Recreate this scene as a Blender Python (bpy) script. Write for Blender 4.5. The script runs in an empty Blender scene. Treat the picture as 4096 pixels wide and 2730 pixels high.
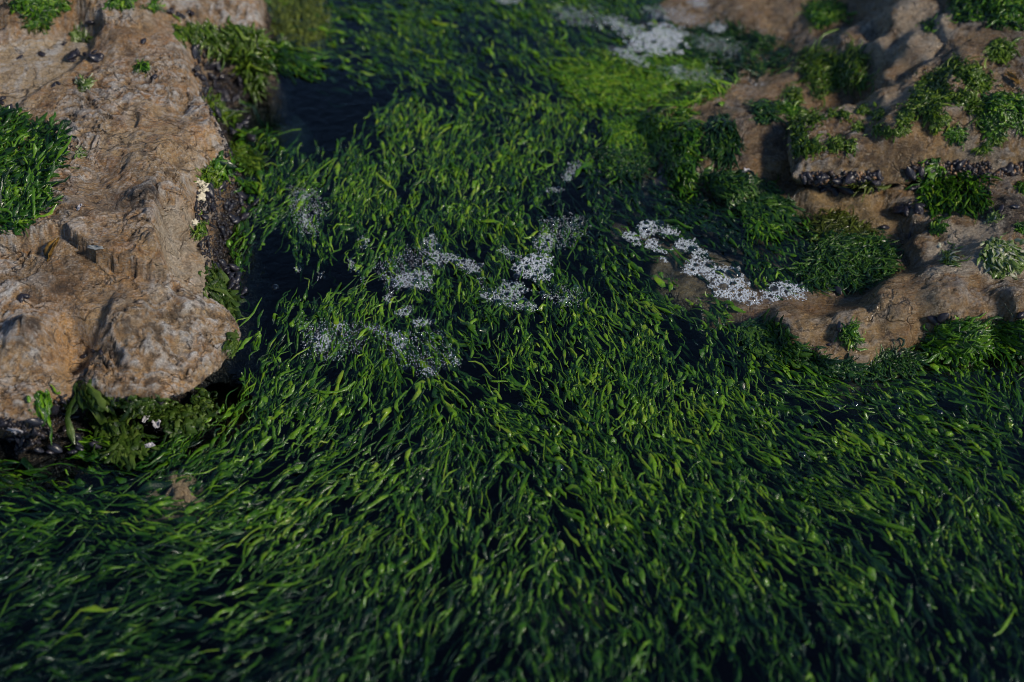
import bpy, math, random
import numpy as np
from mathutils import Vector, Matrix
from mathutils.bvhtree import BVHTree

rng = np.random.default_rng(11)
random.seed(11)
scene = bpy.context.scene
COL = scene.collection

# ------------------------------------------------------------------ camera
PITCH = math.radians(42.0)
DIST = 2.2
LENS, SENSOR = 50.0, 36.0
CAM = np.array([0.0, -DIST * math.cos(PITCH), DIST * math.sin(PITCH)])
cam_d = bpy.data.cameras.new('camera')
cam = bpy.data.objects.new('camera', cam_d)
COL.objects.link(cam)
cam.location = CAM
cam.rotation_euler = (math.pi / 2 - PITCH, 0, 0)
cam_d.lens, cam_d.sensor_width = LENS, SENSOR
cam_d.clip_start, cam_d.clip_end = 0.05, 500
cam_d.dof.use_dof = True
cam_d.dof.focus_distance = 2.20
cam_d.dof.aperture_fstop = 2.0
scene.camera = cam

# ------------------------------------------------------------------ sky and sun
SUN_EL, SUN_AZ = math.radians(36), math.radians(118)      # azimuth clockwise from +Y: right and behind the camera
world = bpy.data.worlds.new('World')
scene.world = world
world.use_nodes = True
wn = world.node_tree
wn.nodes.clear()
sky = wn.nodes.new('ShaderNodeTexSky')
sky.sky_type = 'NISHITA'
sky.sun_disc = False
sky.dust_density, sky.ozone_density = 0.2, 6.0
sky.sun_elevation, sky.sun_rotation = SUN_EL, SUN_AZ
bg = wn.nodes.new('ShaderNodeBackground')
bg.inputs['Strength'].default_value = 0.065
wo = wn.nodes.new('ShaderNodeOutputWorld')
wn.links.new(sky.outputs[0], bg.inputs[0])
wn.links.new(bg.outputs[0], wo.inputs[0])
sun_d = bpy.data.lights.new('sun', 'SUN')
sun_d.energy, sun_d.angle, sun_d.color = 3.0, math.radians(8), (1.0, 0.88, 0.72)
sun = bpy.data.objects.new('sun', sun_d)
COL.objects.link(sun)
sv = Vector((math.sin(SUN_AZ) * math.cos(SUN_EL), math.cos(SUN_AZ) * math.cos(SUN_EL), math.sin(SUN_EL)))
sun.rotation_euler = (-sv).to_track_quat('-Z', 'Y').to_euler()
sun.location = (3, -3, 4)

scene.view_settings.view_transform = 'Standard'
scene.view_settings.look = 'None'
scene.view_settings.exposure = 0.5
scene.view_settings.gamma = 1
scene.view_settings.use_curve_mapping = False
scene.cycles.use_denoising = True
scene.cycles.filter_width = 1.0
scene.cycles.max_bounces = 6
scene.cycles.diffuse_bounces = 3
scene.cycles.glossy_bounces = 3
scene.cycles.transparent_max_bounces = 12
scene.cycles.caustics_reflective = False
scene.cycles.caustics_refractive = False

# ------------------------------------------------------------------ geometry of the view (4096 x 2730 layout units -> places)
_c, _s = math.cos(PITCH), math.sin(PITCH)
FX = np.array([1.0, 0, 0]); FU = np.array([0, _s, _c]); FF = np.array([0, _c, -_s])
KK = SENSOR / LENS / 4096.0
def ray(u, v):
    a = (np.asarray(u, float) - 2048) * KK
    b = -(np.asarray(v, float) - 1365) * KK
    d = a[..., None] * FX + b[..., None] * FU + FF
    return d
def P(u, v, z=0.0):
    d = ray(u, v)
    t = (np.asarray(z, float) - CAM[2]) / d[..., 2]
    return CAM + d * t[..., None]
def proj(p):
    q = np.asarray(p) - CAM
    w = q @ FF
    return 2048 + (q @ FX) / w / KK, 1365 - (q @ FU) / w / KK

# ------------------------------------------------------------------ numeric noise
_perm = np.random.default_rng(3).permutation(256)
_perm = np.concatenate([_perm, _perm, _perm])
_g = np.random.default_rng(4).normal(size=(256, 3)); _g /= np.linalg.norm(_g, axis=1)[:, None]
def perlin(p):
    p = np.asarray(p, float)
    i = np.floor(p).astype(int); f = p - i
    i &= 255
    w = f * f * f * (f * (f * 6 - 15) + 10)
    out = 0
    for dx in (0, 1):
        for dy in (0, 1):
            for dz in (0, 1):
                h = _perm[_perm[_perm[(i[..., 0] + dx) & 255] + ((i[..., 1] + dy) & 255)] + ((i[..., 2] + dz) & 255)]
                g = _g[h]
                dot = g[..., 0] * (f[..., 0] - dx) + g[..., 1] * (f[..., 1] - dy) + g[..., 2] * (f[..., 2] - dz)
                ww = (w[..., 0] if dx else 1 - w[..., 0]) * (w[..., 1] if dy else 1 - w[..., 1]) * (w[..., 2] if dz else 1 - w[..., 2])
                out = out + ww * dot
    return out * 1.6
def fbm(x, y, z, scale, octs=4, gain=0.5):
    p = np.stack([np.asarray(x, float) * scale, np.asarray(y, float) * scale, np.broadcast_to(np.asarray(z, float) * scale, np.shape(x))], -1)
    a, o = 1.0, 0
    for k in range(octs):
        o = o + a * perlin(p + 17.3 * k); p = p * 2.03; a *= gain
    return o
def sstep(a, b, x):
    t = np.clip((x - a) / (b - a), 0, 1)
    return t * t * (3 - 2 * t)

class TPS:
    """smooth height through scattered points: a locally fitted plane, weighted by nearness"""
    def __init__(self, pts, lam=1e-4):
        p = np.array(pts, float)
        self.xy, self.z = p[:, :2], p[:, 2]
    def __call__(self, x, y):
        sh = np.shape(x); q = np.c_[np.ravel(x), np.ravel(y)]
        o = np.empty(len(q))
        for i in range(0, len(q), 30000):
            b = q[i:i + 30000]
            d = self.xy[None] - b[:, None]
            w = 1 / ((d ** 2).sum(-1) + .014 ** 2) ** 3
            dx, dy, z = d[..., 0], d[..., 1], self.z
            sw = w.sum(1); wx, wy = w * dx, w * dy
            A = np.empty((len(b), 3, 3)); r = np.empty((len(b), 3, 1))
            A[:, 0, 0] = sw; A[:, 0, 1] = A[:, 1, 0] = wx.sum(1); A[:, 0, 2] = A[:, 2, 0] = wy.sum(1)
            A[:, 1, 1] = (wx * dx).sum(1) + sw * .03 ** 2; A[:, 2, 2] = (wy * dy).sum(1) + sw * .03 ** 2; A[:, 1, 2] = A[:, 2, 1] = (wx * dy).sum(1)
            r[:, 0, 0] = w @ z; r[:, 1, 0] = wx @ z; r[:, 2, 0] = wy @ z
            o[i:i + 30000] = np.linalg.solve(A, r)[:, 0, 0]
        return o.reshape(sh)
def tps_px(rows, lam=1e-4):
    return TPS([tuple(P(u, v, max(z, 0.0))[:2]) + (z,) for u, v, z in rows], lam)

def in_poly(x, y, poly):
    poly = np.asarray(poly, float); x = np.asarray(x, float); y = np.asarray(y, float)
    r = np.zeros(x.shape, bool)
    n = len(poly)
    for i in range(n):
        x0, y0 = poly[i]; x1, y1 = poly[(i + 1) % n]
        c = ((y0 > y) != (y1 > y))
        with np.errstate(divide='ignore', invalid='ignore'):
            xi = (x1 - x0) * (y - y0) / (y1 - y0 + 1e-12) + x0
        r ^= c & (x < xi)
    return r
def poly_dist(x, y, poly, vals=None):
    """distance to a closed outline, the nearest outline point and interpolated per-corner values there"""
    best = np.full(np.shape(x), 1e9); nx = np.zeros(np.shape(x)); ny = np.zeros(np.shape(x))
    vv = None if vals is None else [np.zeros(np.shape(x)) for _ in vals]
    n = len(poly)
    for i in range(n):
        x0, y0 = poly[i]; x1, y1 = poly[(i + 1) % n]
        dx, dy = x1 - x0, y1 - y0
        t = np.clip(((x - x0) * dx + (y - y0) * dy) / (dx * dx + dy * dy + 1e-12), 0, 1)
        qx, qy = x0 + t * dx, y0 + t * dy
        d = np.hypot(x - qx, y - qy)
        m = d < best
        best = np.where(m, d, best); nx = np.where(m, qx, nx); ny = np.where(m, qy, ny)
        if vals is not None:
            for k, a in enumerate(vals):
                vv[k] = np.where(m, a[i] * (1 - t) + a[(i + 1) % n] * t, vv[k])
    return best, nx, ny, vv

# ------------------------------------------------------------------ mesh helpers
def mesh_np(name, verts, faces, smooth=True, attrs=None):
    me = bpy.data.meshes.new(name)
    verts = np.ascontiguousarray(verts, np.float32); faces = np.ascontiguousarray(faces, np.int32)
    nf, k = faces.shape
    me.vertices.add(len(verts)); me.vertices.foreach_set('co', verts.ravel())
    me.loops.add(nf * k); me.loops.foreach_set('vertex_index', faces.ravel())
    me.polygons.add(nf)
    me.polygons.foreach_set('loop_start', np.arange(0, nf * k, k, dtype=np.int32))
    me.polygons.foreach_set('loop_total', np.full(nf, k, np.int32))
    if smooth: me.polygons.foreach_set('use_smooth', np.ones(nf, bool))
    for nm, a in (attrs or {}).items():
        at = me.attributes.new(nm, 'FLOAT', 'POINT'); at.data.foreach_set('value', np.ascontiguousarray(a, np.float32).ravel())
    me.update(calc_edges=True)
    me.validate()
    return me
def obj(name, me, mat=None, parent=None, label=None, cat=None, group=None, kind=None):
    o = bpy.data.objects.new(name, me)
    COL.objects.link(o)
    if mat is not None and me is not None:
        if len(me.materials) == 0: me.materials.append(mat)
    if parent is not None: o.parent = parent
    if label: o['label'] = label
    if cat: o['category'] = cat
    if group: o['group'] = group
    if kind: o['kind'] = kind
    return o
def grid_faces(nx, ny, keep=None):
    i = np.arange(nx * ny).reshape(ny, nx)
    f = np.stack([i[:-1, :-1], i[:-1, 1:], i[1:, 1:], i[1:, :-1]], -1).reshape(-1, 4)
    if keep is not None:
        f = f[keep.ravel()[f].all(1)]
    return f
def compact(v, f, attrs):
    u, inv = np.unique(f, return_inverse=True)
    return v[u], inv.reshape(f.shape), {k: a[u] for k, a in attrs.items()}

# ------------------------------------------------------------------ materials
class NT:
    def __init__(self, name):
        self.m = bpy.data.materials.new(name); self.m.use_nodes = True
        self.t = self.m.node_tree; self.t.nodes.clear()
        self.out = self.t.nodes.new('ShaderNodeOutputMaterial')
    def n(self, typ, ins=None, **kw):
        nd = self.t.nodes.new('ShaderNode' + typ)
        for k, v in kw.items(): setattr(nd, k, v)
        for k, v in (ins or {}).items():
            s = nd.inputs[k]
            if hasattr(v, 'is_output') or isinstance(v, bpy.types.NodeSocket): self.t.links.new(v, s)
            else: s.default_value = v
        return nd
    def coord(self): return self.n('TexCoord').outputs['Object']
    def noise(self, vec, scale, detail=5, rough=0.6, dist=0.0):
        return self.n('TexNoise', {'Vector': vec, 'Scale': scale, 'Detail': detail, 'Roughness': rough, 'Distortion': dist}).outputs['Fac']
    def ramp(self, fac, stops):
        r = self.n('ValToRGB', {'Fac': fac}); e = r.color_ramp.elements
        while len(e) < len(stops): e.new(0.5)
        for el, (p, c) in zip(e, stops):
            el.position = p; el.color = (*c, 1) if len(c) == 3 else c
        return r.outputs['Color']
    def mixc(self, fac, a, b, mode='MIX'):
        nd = self.n('Mix', data_type='RGBA', blend_type=mode)
        for idx, v in ((0, fac), (6, a), (7, b)):
            if isinstance(v, bpy.types.NodeSocket): self.t.links.new(v, nd.inputs[idx])
            else: nd.inputs[idx].default_value = v if idx == 0 else ((*v, 1) if len(v) == 3 else v)
        return nd.outputs[2]
    def math(self, op, a, b=0.0, c=None, clamp=False):
        nd = self.n('Math', operation=op, use_clamp=clamp)
        for i, v in enumerate((a, b) if c is None else (a, b, c)):
            if isinstance(v, bpy.types.NodeSocket): self.t.links.new(v, nd.inputs[i])
            else: nd.inputs[i].default_value = v
        return nd.outputs[0]
    def attr(self, name): return self.n('Attribute', attribute_name=name).outputs['Fac']
    def bump(self, h, strength, dist, normal=None):
        ins = {'Height': h, 'Strength': strength, 'Distance': dist}
        if normal is not None: ins['Normal'] = normal
        return self.n('Bump', ins).outputs['Normal']
    def surf(self, s): self.t.links.new(s, self.out.inputs['Surface']); return self.m

def rock_material(name, cols, grey, dark, rough=(0.30, 0.62), pit=0.5):
    t = NT(name); co = t.coord()
    big = t.noise(co, 5, 4, 0.6, 0.5)
    mid = t.noise(co, 22, 6, 0.7, 0.9)
    strc = t.n('Mapping', {'Vector': co, 'Scale': (0.9, 3.4, 4.4), 'Rotation': (0.2, 0.1, 0.25)}).outputs[0]
    lam = t.noise(strc, 36, 7, 0.72, 2.4)
    cm = t.noise(co, 95, 5, 0.75, 1.6)
    fine = t.noise(co, 260, 4, 0.75)
    wob = t.n('VectorMath', {0: co, 1: t.n('VectorMath', {0: t.n('TexNoise', {'Vector': co, 'Scale': 12.0, 'Detail': 4.0}).outputs['Color'], 'Scale': 0.16}, operation='SCALE').outputs[0]}, operation='ADD').outputs[0]
    wob = t.n('Mapping', {'Vector': wob, 'Scale': (0.6, 1.7, 1.7)}).outputs[0]
    ce = t.n('TexVoronoi', {'Vector': wob, 'Scale': 7.5}, feature='DISTANCE_TO_EDGE').outputs['Distance']
    crk = t.math('MULTIPLY', t.ramp(ce, [(0.0, (1, 1, 1)), (0.028, (0, 0, 0))]), t.ramp(big, [(0.44, (0, 0, 0)), (0.54, (1, 1, 1))]))
    wet = t.attr('wet'); flake = t.attr('flake')
    K = lambda f, a, b, m=1.0: t.math('MULTIPLY', t.ramp(f, [(a, (0, 0, 0)), (b, (1, 1, 1))]), m)
    c = t.ramp(big, [(0.30, cols[0]), (0.48, cols[1]), (0.64, cols[2])])
    c = t.mixc(K(mid, 0.46, 0.60, 0.8), c, cols[3])
    c = t.mixc(t.math('MULTIPLY', t.attr('warm'), 0.75), c, cols[4])
    c = t.mixc(t.math('MULTIPLY', t.attr('shelf'), 0.8), c, cols[5])
    c = t.mixc(K(lam, 0.52, 0.62, 0.6), c, grey)
    c = t.mixc(t.math('MULTIPLY', flake, 0.9), c, tuple(min(1, g * 1.2) for g in (grey[2] * 1.02, grey[2] * 1.06, grey[2] * 1.1)))  # pale grey flake crests, with wet sky glints put into the colour
    c = t.mixc(K(t.noise(co, 50, 6, 0.78, 1.4), 0.53, 0.63, 0.75), c, dark)
    c = t.mixc(t.math('MULTIPLY', t.attr('seam'), 0.75), c, tuple(q * 1.2 for q in dark))
    c = t.mixc(t.math('MULTIPLY', t.attr('crust'), K(cm, 0.28, 0.5)), c, tuple(q * 0.75 for q in (dark[0], dark[0], dark[0] * 1.1)))
    c = t.mixc(K(cm, 0.56, 0.64, 0.5), c, dark)
    c = t.mixc(t.math('MULTIPLY', t.math('SUBTRACT', 1.0, K(cm, 0.34, 0.43)), 0.6), c, grey)
    c = t.mixc(t.math('MULTIPLY', t.math('MULTIPLY', crk, 0.5), t.math('SUBTRACT', 1.0, t.math('MULTIPLY', wet, 0.7))), c, dark)
    c = t.mixc(t.math('MULTIPLY', wet, 0.62), c, t.mixc(1.0, c, (0.5, 0.44, 0.36), 'MULTIPLY'))
    c = t.mixc(t.math('MULTIPLY', t.attr('pale'), K(mid, 0.30, 0.46)), c, t.mixc(K(cm, .35, .6), (0.62, 0.55, 0.44), (0.42, 0.36, 0.28)))
    c = t.mixc(0.5, c, t.ramp(fine, [(0.32, (0.4, 0.39, 0.38)), (0.66, (1.5, 1.47, 1.44))]), 'MULTIPLY')
    vor = t.n('TexVoronoi', {'Vector': co, 'Scale': 95, 'Randomness': 1.0}).outputs['Distance']
    pits = t.ramp(vor, [(0.0, (0, 0, 0)), (0.30, (1, 1, 1))])
    nrm = t.bump(fine, 0.6, 0.0015)
    nrm = t.bump(cm, 0.9, 0.004, nrm)
    nrm = t.bump(lam, 1.0, 0.014, nrm)
    nrm = t.bump(pits, pit, 0.002, nrm)
    nrm = t.bump(mid, 0.6, 0.010, nrm)
    nrm = t.bump(t.math('SUBTRACT', 1.0, crk), 0.9, 0.006, nrm)
    rr = t.n('MapRange', {'Value': t.noise(co, 40, 6, 0.75, .8), 'From Min': 0.38, 'From Max': 0.6, 'To Min': rough[0], 'To Max': rough[1]}).outputs[0]
    rr = t.math('MULTIPLY', rr, t.math('SUBTRACT', 1.0, t.math('MULTIPLY', wet, 0.6)))
    b = t.n('BsdfPrincipled', {'Base Color': c, 'Roughness': rr, 'Normal': nrm, 'Specular IOR Level': 0.5})
    return t.surf(b.outputs[0])

M = {}
M['sandstone'] = rock_material('sandstone', [(0.20, 0.135, 0.078), (0.43, 0.275, 0.13), (0.58, 0.42, 0.235), (0.43, 0.22, 0.078), (0.72, 0.41, 0.155), (0.57, 0.44, 0.27)], (0.62, 0.60, 0.56), (0.048, 0.040, 0.038))
M['ledge'] = rock_material('wet_ledge_rock', [(0.23, 0.15, 0.072), (0.38, 0.25, 0.12), (0.48, 0.34, 0.18), (0.31, 0.18, 0.08), (0.55, 0.33, 0.125), (0.62, 0.46, 0.22)], (0.53, 0.47, 0.36), (0.05, 0.042, 0.04), (0.12, 0.40), 0.3)

def weed_material(name, dark, mid, light, pale=None, trans=0.25):
    t = NT(name); co = t.coord(); r = t.attr('rnd')
    nz = t.noise(co, 160, 3, 0.6)
    f = t.math('ADD', r, t.math('MULTIPLY', t.math('SUBTRACT', nz, 0.5), 0.5))
    stops = [(0.05, dark), (0.5, mid), (0.90, light)]
    if pale: stops.append((1.0, pale))
    c = t.ramp(f, stops)
    nrm = t.bump(t.noise(co, 330, 3, 0.6, 1.0), 0.55, 0.002)
    b = t.n('BsdfPrincipled', {'Base Color': c, 'Roughness': 0.26, 'Normal': nrm, 'Specular IOR Level': 0.35, 'Coat Weight': 0.25, 'Coat Roughness': 0.12})
    tr = t.n('BsdfTranslucent', {'Color': t.mixc(1.0, c, (1.0, 1.1, 0.5), 'MULTIPLY'), 'Normal': nrm})
    mx = t.n('MixShader', {0: trans, 1: b.outputs[0], 2: tr.outputs[0]})
    return t.surf(mx.outputs[0])
M['weed'] = weed_material('green_seaweed', (0.004, 0.022, 0.009), (0.034, 0.118, 0.006), (0.140, 0.300, 0.012), (0.20, 0.31, 0.022))
M['weed_dark'] = weed_material('dark_seaweed', (0.005, 0.020, 0.012), (0.016, 0.060, 0.016), (0.065, 0.150, 0.014))
M['weed_bright'] = weed_material('bright_seaweed', (0.0172, 0.0494, 0.0057), (0.0666, 0.1379, 0.0095), (0.1522, 0.2378, 0.0209))
M['weed_olive'] = weed_material('olive_seaweed', (0.0280, 0.0400, 0.0080), (0.0800, 0.1120, 0.0144), (0.1600, 0.2000, 0.0320))
M['weed_pale'] = weed_material('bleached_seaweed', (0.06, 0.13, 0.015), (0.16, 0.25, 0.06), (0.55, 0.56, 0.44))
M['weed_sheet'] = weed_material('broad_seaweed', (0.0160, 0.0400, 0.0096), (0.0560, 0.1120, 0.0160), (0.1360, 0.2080, 0.0400), trans=0.4)

def mussel_material():
    t = NT('mussel_shell'); co = t.coord()
    f = t.noise(co, 3.0, 4, 0.7)
    oi = t.n('ObjectInfo').outputs['Random']
    c = t.ramp(f, [(0.35, (0.006, 0.008, 0.014)), (0.6, (0.016, 0.018, 0.030)), (0.8, (0.06, 0.055, 0.065))])
    c = t.mixc(t.math('MULTIPLY', oi, 0.35), c, (0.035, 0.025, 0.03))
    wv = t.n('TexWave', {'Vector': co, 'Scale': 9.0, 'Distortion': 1.5}).outputs['Fac']
    b = t.n('BsdfPrincipled', {'Base Color': c, 'Roughness': 0.28, 'Normal': t.bump(wv, 0.25, 0.03)})
    return t.surf(b.outputs[0])
M['mussel'] = mussel_material()
def grit_material():
    t = NT('shell_grit'); r = t.attr('rnd')
    c = t.ramp(r, [(0.0, (0.012, 0.012, 0.018)), (0.42, (0.03, 0.026, 0.03)), (0.6, (0.12, 0.075, 0.045)), (0.8, (0.33, 0.20, 0.11)), (0.93, (0.5, 0.45, 0.38)), (0.99, (0.72, 0.70, 0.68))])
    b = t.n('BsdfPrincipled', {'Base Color': c, 'Roughness': 0.35})
    return t.surf(b.outputs[0])
M['grit'] = grit_material()
def simple(name, col, rough, scale=60, var=0.5, trans=0.0):
    t = NT(name); co = t.coord()
    f = t.noise(co, scale, 5, 0.65, 0.6)
    c = t.ramp(f, [(0.3, tuple(x * (1 - var) for x in col)), (0.7, tuple(min(1, x * (1 + var * 0.6)) for x in col))])
    b = t.n('BsdfPrincipled', {'Base Color': c, 'Roughness': rough, 'Normal': t.bump(f, 0.4, 0.002)})
    if trans:
        tr = t.n('BsdfTranslucent', {'Color': c})
        return t.surf(t.n('MixShader', {0: trans, 1: b.outputs[0], 2: tr.outputs[0]}).outputs[0])
    return t.surf(b.outputs[0])
M['white_shell'] = simple('white_shell', (0.42, 0.42, 0.46), 0.3, 80, 0.4)
M['amber_shell'] = simple('amber_shell', (0.32, 0.19, 0.045), 0.25, 70, 0.8, 0.35)
M['puddle_grey'] = simple('puddle_grey', (0.26, 0.28, 0.29), 0.25, 80, 0.3)
M['barnacle'] = simple('barnacle_crust', (0.58, 0.54, 0.42), 0.6, 220, 0.5)
M['froth'] = None
def froth_material(name, clear):
    t = NT(name)
    b = t.n('BsdfPrincipled', {'Base Color': (0.70, 0.78, 0.86, 1), 'Roughness': 0.12, 'Specular IOR Level': 0.6})
    tr = t.n('BsdfTransparent', {'Color': (0.95, 0.98, 1, 1)})
    f = t.math('ADD', clear, t.math('MULTIPLY', t.noise(t.n('NewGeometry').outputs['Position'], 110, 3, 0.6), 0.4))
    return t.surf(t.n('MixShader', {0: f, 1: b.outputs[0], 2: tr.outputs[0]}).outputs[0])
M['froth'] = froth_material('froth', 0.0)
M['thin_froth'] = froth_material('thin_froth', 0.3)
M['seabed'] = simple('seabed_rock', (0.09, 0.065, 0.04), 0.7, 22, 0.8)
def film_material():
    t = NT('bubble_film'); lw = t.n('Fresnel', {'IOR': t.math('SUBTRACT', 1.45, t.math('MULTIPLY', t.n('NewGeometry').outputs['Backfacing'], 0.76))}).outputs[0]
    f = t.math('MULTIPLY', lw, 1.5, clamp=True)
    tr = t.n('BsdfTransparent', {'Color': (0.97, 0.985, 1, 1)})
    gl = t.n('BsdfGlossy', {'Color': (0.95, 0.97, 1, 1), 'Roughness': 0.08})
    return t.surf(t.n('MixShader', {0: f, 1: tr.outputs[0], 2: gl.outputs[0]}).outputs[0])
M['film'] = film_material()
def water_material(name, bump_s, density, col, scale=38):
    t = NT(name); co = t.n('NewGeometry').outputs['Position']
    h = t.noise(co, scale, 3, 0.55, 0.3)
    nrm = t.bump(h, bump_s, 0.01)
    bf = t.n('NewGeometry').outputs['Backfacing']
    fr = t.n('Fresnel', {'IOR': t.math('SUBTRACT', 1.333, t.math('MULTIPLY', bf, 0.583)), 'Normal': nrm}).outputs[0]
    tr = t.n('BsdfTransparent', {'Color': (1, 1, 1, 1)})
    gl = t.n('BsdfGlossy', {'Color': (1, 1, 1, 1), 'Roughness': 0.02, 'Normal': nrm})
    t.surf(t.n('MixShader', {0: fr, 1: tr.outputs[0], 2: gl.outputs[0]}).outputs[0])
    if density:
        va = t.n('VolumeAbsorption', {'Color': (*col, 1), 'Density': density})
        t.t.links.new(va.outputs[0], t.out.inputs['Volume'])
    return t.m
M['water'] = water_material('sea_water', 0.24, 16.0, (0.10, 0.36, 0.52))
M['puddle'] = water_material('puddle_water', 0.05, 0, (0, 0, 0), 20)

# ------------------------------------------------------------------ seabed (reaches far beyond the frame) and water
n = 121
ax = np.linspace(-1, 1, n); ax = np.sign(ax) * (np.abs(ax) ** 3 * 38 + np.abs(ax) * 2)
gx, gy = np.meshgrid(ax, ax + 0.3)
gz = -0.20 + 0.03 * fbm(gx, gy, 0.0, 2.0, 4)
sb = obj('seabed', mesh_np('seabed', np.c_[gx.ravel(), gy.ravel(), gz.ravel()], grid_faces(n, n)), M['seabed'], kind='structure')
def box_mesh(name, lo, hi):
    v = np.array([[x, y, z] for z in (lo[2], hi[2]) for y in (lo[1], hi[1]) for x in (lo[0], hi[0])])
    f = np.array([[0, 2, 3, 1], [4, 5, 7, 6], [0, 1, 5, 4], [2, 6, 7, 3], [0, 4, 6, 2], [1, 3, 7, 5]])
    return mesh_np(name, v, f, smooth=False)
water = obj('water', box_mesh('water', (-40, -39.7, -0.6), (40, 40.3, 0.0)), M['water'], kind='structure')

# ------------------------------------------------------------------ rocks
def rock_detail(x, y, z, k=1.0, seed=0.0):
    """bumps, bedding flakes and pits in metres; also how far a spot lies on a flake's crest (0..1)"""
    s = seed
    w1 = fbm(x + s, y, z, 7, 3); w2 = fbm(x, y + s + 5, z, 24, 3)
    d = 0.012 * fbm(x + s, y, z, 5, 3) + 0.0034 * w2 + 0.0018 * fbm(x, y, z + s, 75, 3)
    lam = y * 0.8 + z * 0.9 + 0.075 * w1 + 0.016 * w2
    a1 = fbm(x * .24 + s, lam * 1.1, z * .2, 55, 3)
    rid = 1 - np.abs(a1) * 2.0
    gate = sstep(-0.45, 0.25, fbm(x, y + s, z, 6, 2))
    d = d + gate * 0.0066 * (sstep(.2, 1.0, rid) - .5)
    ph = lam * 48
    saw = ph - np.floor(ph)
    d = d + sstep(-.1, .4, fbm(x + 9, y + s, z, 5, 2)) * 0.008 * (saw ** 0.6 - 0.5) * (1 - sstep(0.88, 1.0, saw))
    a2 = fbm(x * .36, lam * 1.3 + s, z * .3, 120, 2)
    d = d + .0022 * (1 - np.abs(a2) * 2.2) * (.4 + .6 * gate)
    pit = fbm(x + 3 + s, y, z, 48, 2)
    d = d - 0.0036 * sstep(0.35, 0.7, pit)
    seam = np.clip(sstep(.25, -.35, rid) * gate + .7 * sstep(.42, .62, pit) + .5 * sstep(.86, .97, saw) * sstep(-.1, .4, fbm(x + 9, y + s, z, 5, 2)), 0, 1)
    return d * k, seam, np.clip(gate * sstep(.45, .95, rid) * .8 + .35 * sstep(.6, 1.0, 1 - np.abs(a2) * 2.2) - .8 * sstep(.2, .6, pit), 0, 1)

# --- left boulder
A_out = [(-900, 1700, .10, .6, .05), (-500, 1690, .09, .6, .05), (0, 1635, .085, .5, .04), (60, 1650, .085, .5, .04), (126, 1662, .085, .6, .04), (170, 1530, .09, 1, .03), (235, 1530, .09, 1, .03), (300, 1500, .09, 1, .03),
         (393, 1528, .095, 1, .03), (520, 1548, .095, 1, .03), (605, 1540, .095, 1, .03), (758, 1482, .095, 1, .025), (850, 1405, .095, 1, .015), (905, 1345, .095, 1, .01), (936, 1282, .095, 1, .01), (900, 1225, .097, .9, .02),
         (842, 1165, .105, .7, .05), (785, 1120, .11, .4, .08), (805, 1060, .115, .3, .08), (795, 1000, .115, .3, .085), (778, 900, .12, .3, .09), (769, 800, .125, .3, .10), (785, 715, .13, .2, .10), (835, 625, .13, .2, .085), (905, 570, .13, .2, .06),
         (850, 455, .135, .2, .08), (805, 375, .14, .2, .09), (772, 300, .14, .2, .10), (768, 220, .145, .2, .11), (730, 120, .15, .2, .13), (860, 90, .15, .2, .09), (1010, 85, .15, .2, .05), (1025, 0, .16, .2, .05), (1020, -150, .16, .2, .05),
         (980, -420, .18, .2, .06), (-1500, -450, .2, 0, .06), (-1700, 900, .15, 0, .06)]
A_top_px = [(900, 1300, .10), (600, 1565, .085), (760, 1480, .085), (300, 1490, .075), (290, 1400, .085), (100, 1600, .08), (130, 1330, .125), (30, 1380, .12), (200, 1270, .125), (350, 1230, .13), (500, 1250, .14), (700, 1220, .125), (800, 1300, .115),
            (560, 1400, .12), (420, 1480, .10), (560, 1075, .152), (600, 1120, .140), (650, 1000, .16), (650, 1090, .135), (250, 960, .165), (400, 1040, .155), (100, 1100, .15), (730, 1060, .120), (750, 960, .13), (600, 880, .17), (745, 740, .155), (720, 850, .150),
            (400, 850, .17), (150, 900, .165), (100, 700, .165), (300, 620, .17), (600, 600, .172), (800, 560, .15), (880, 560, .135), (820, 460, .14), (500, 450, .175), (730, 300, .155), (600, 300, .17), (400, 350, .168), (250, 420, .164),
            (120, 440, .160), (60, 455, .160), (-100, 450, .162), (320, 330, .160), (390, 250, .165), (200, 330, .143), (80, 330, .140), (-80, 330, .14), (300, 240, .146), (150, 260, .143), (20, 270, .142), (-100, 260, .145),
            (360, 165, .175), (250, 175, .170), (120, 205, .165), (20, 225, .165), (100, 150, .205), (20, 160, .21), (230, 120, .205), (330, 80, .20), (150, 70, .235), (20, 80, .24), (400, 40, .215), (550, 60, .20), (680, 110, .165), (640, 170, .165),
            (520, 180, .178), (800, 40, .18), (950, 30, .18), (900, -100, .19), (500, -100, .24), (100, -100, .28), (-400, 100, .24), (-400, 700, .16), (-400, 1200, .14), (-700, 1500, .11), (-900, 900, .16), (-900, 0, .2)]
POOL = [(-400, 262), (0, 250), (130, 222), (255, 180), (330, 168), (405, 195), (400, 262), (340, 320), (255, 368), (130, 425), (50, 462), (-100, 520), (-400, 560)]

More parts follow.
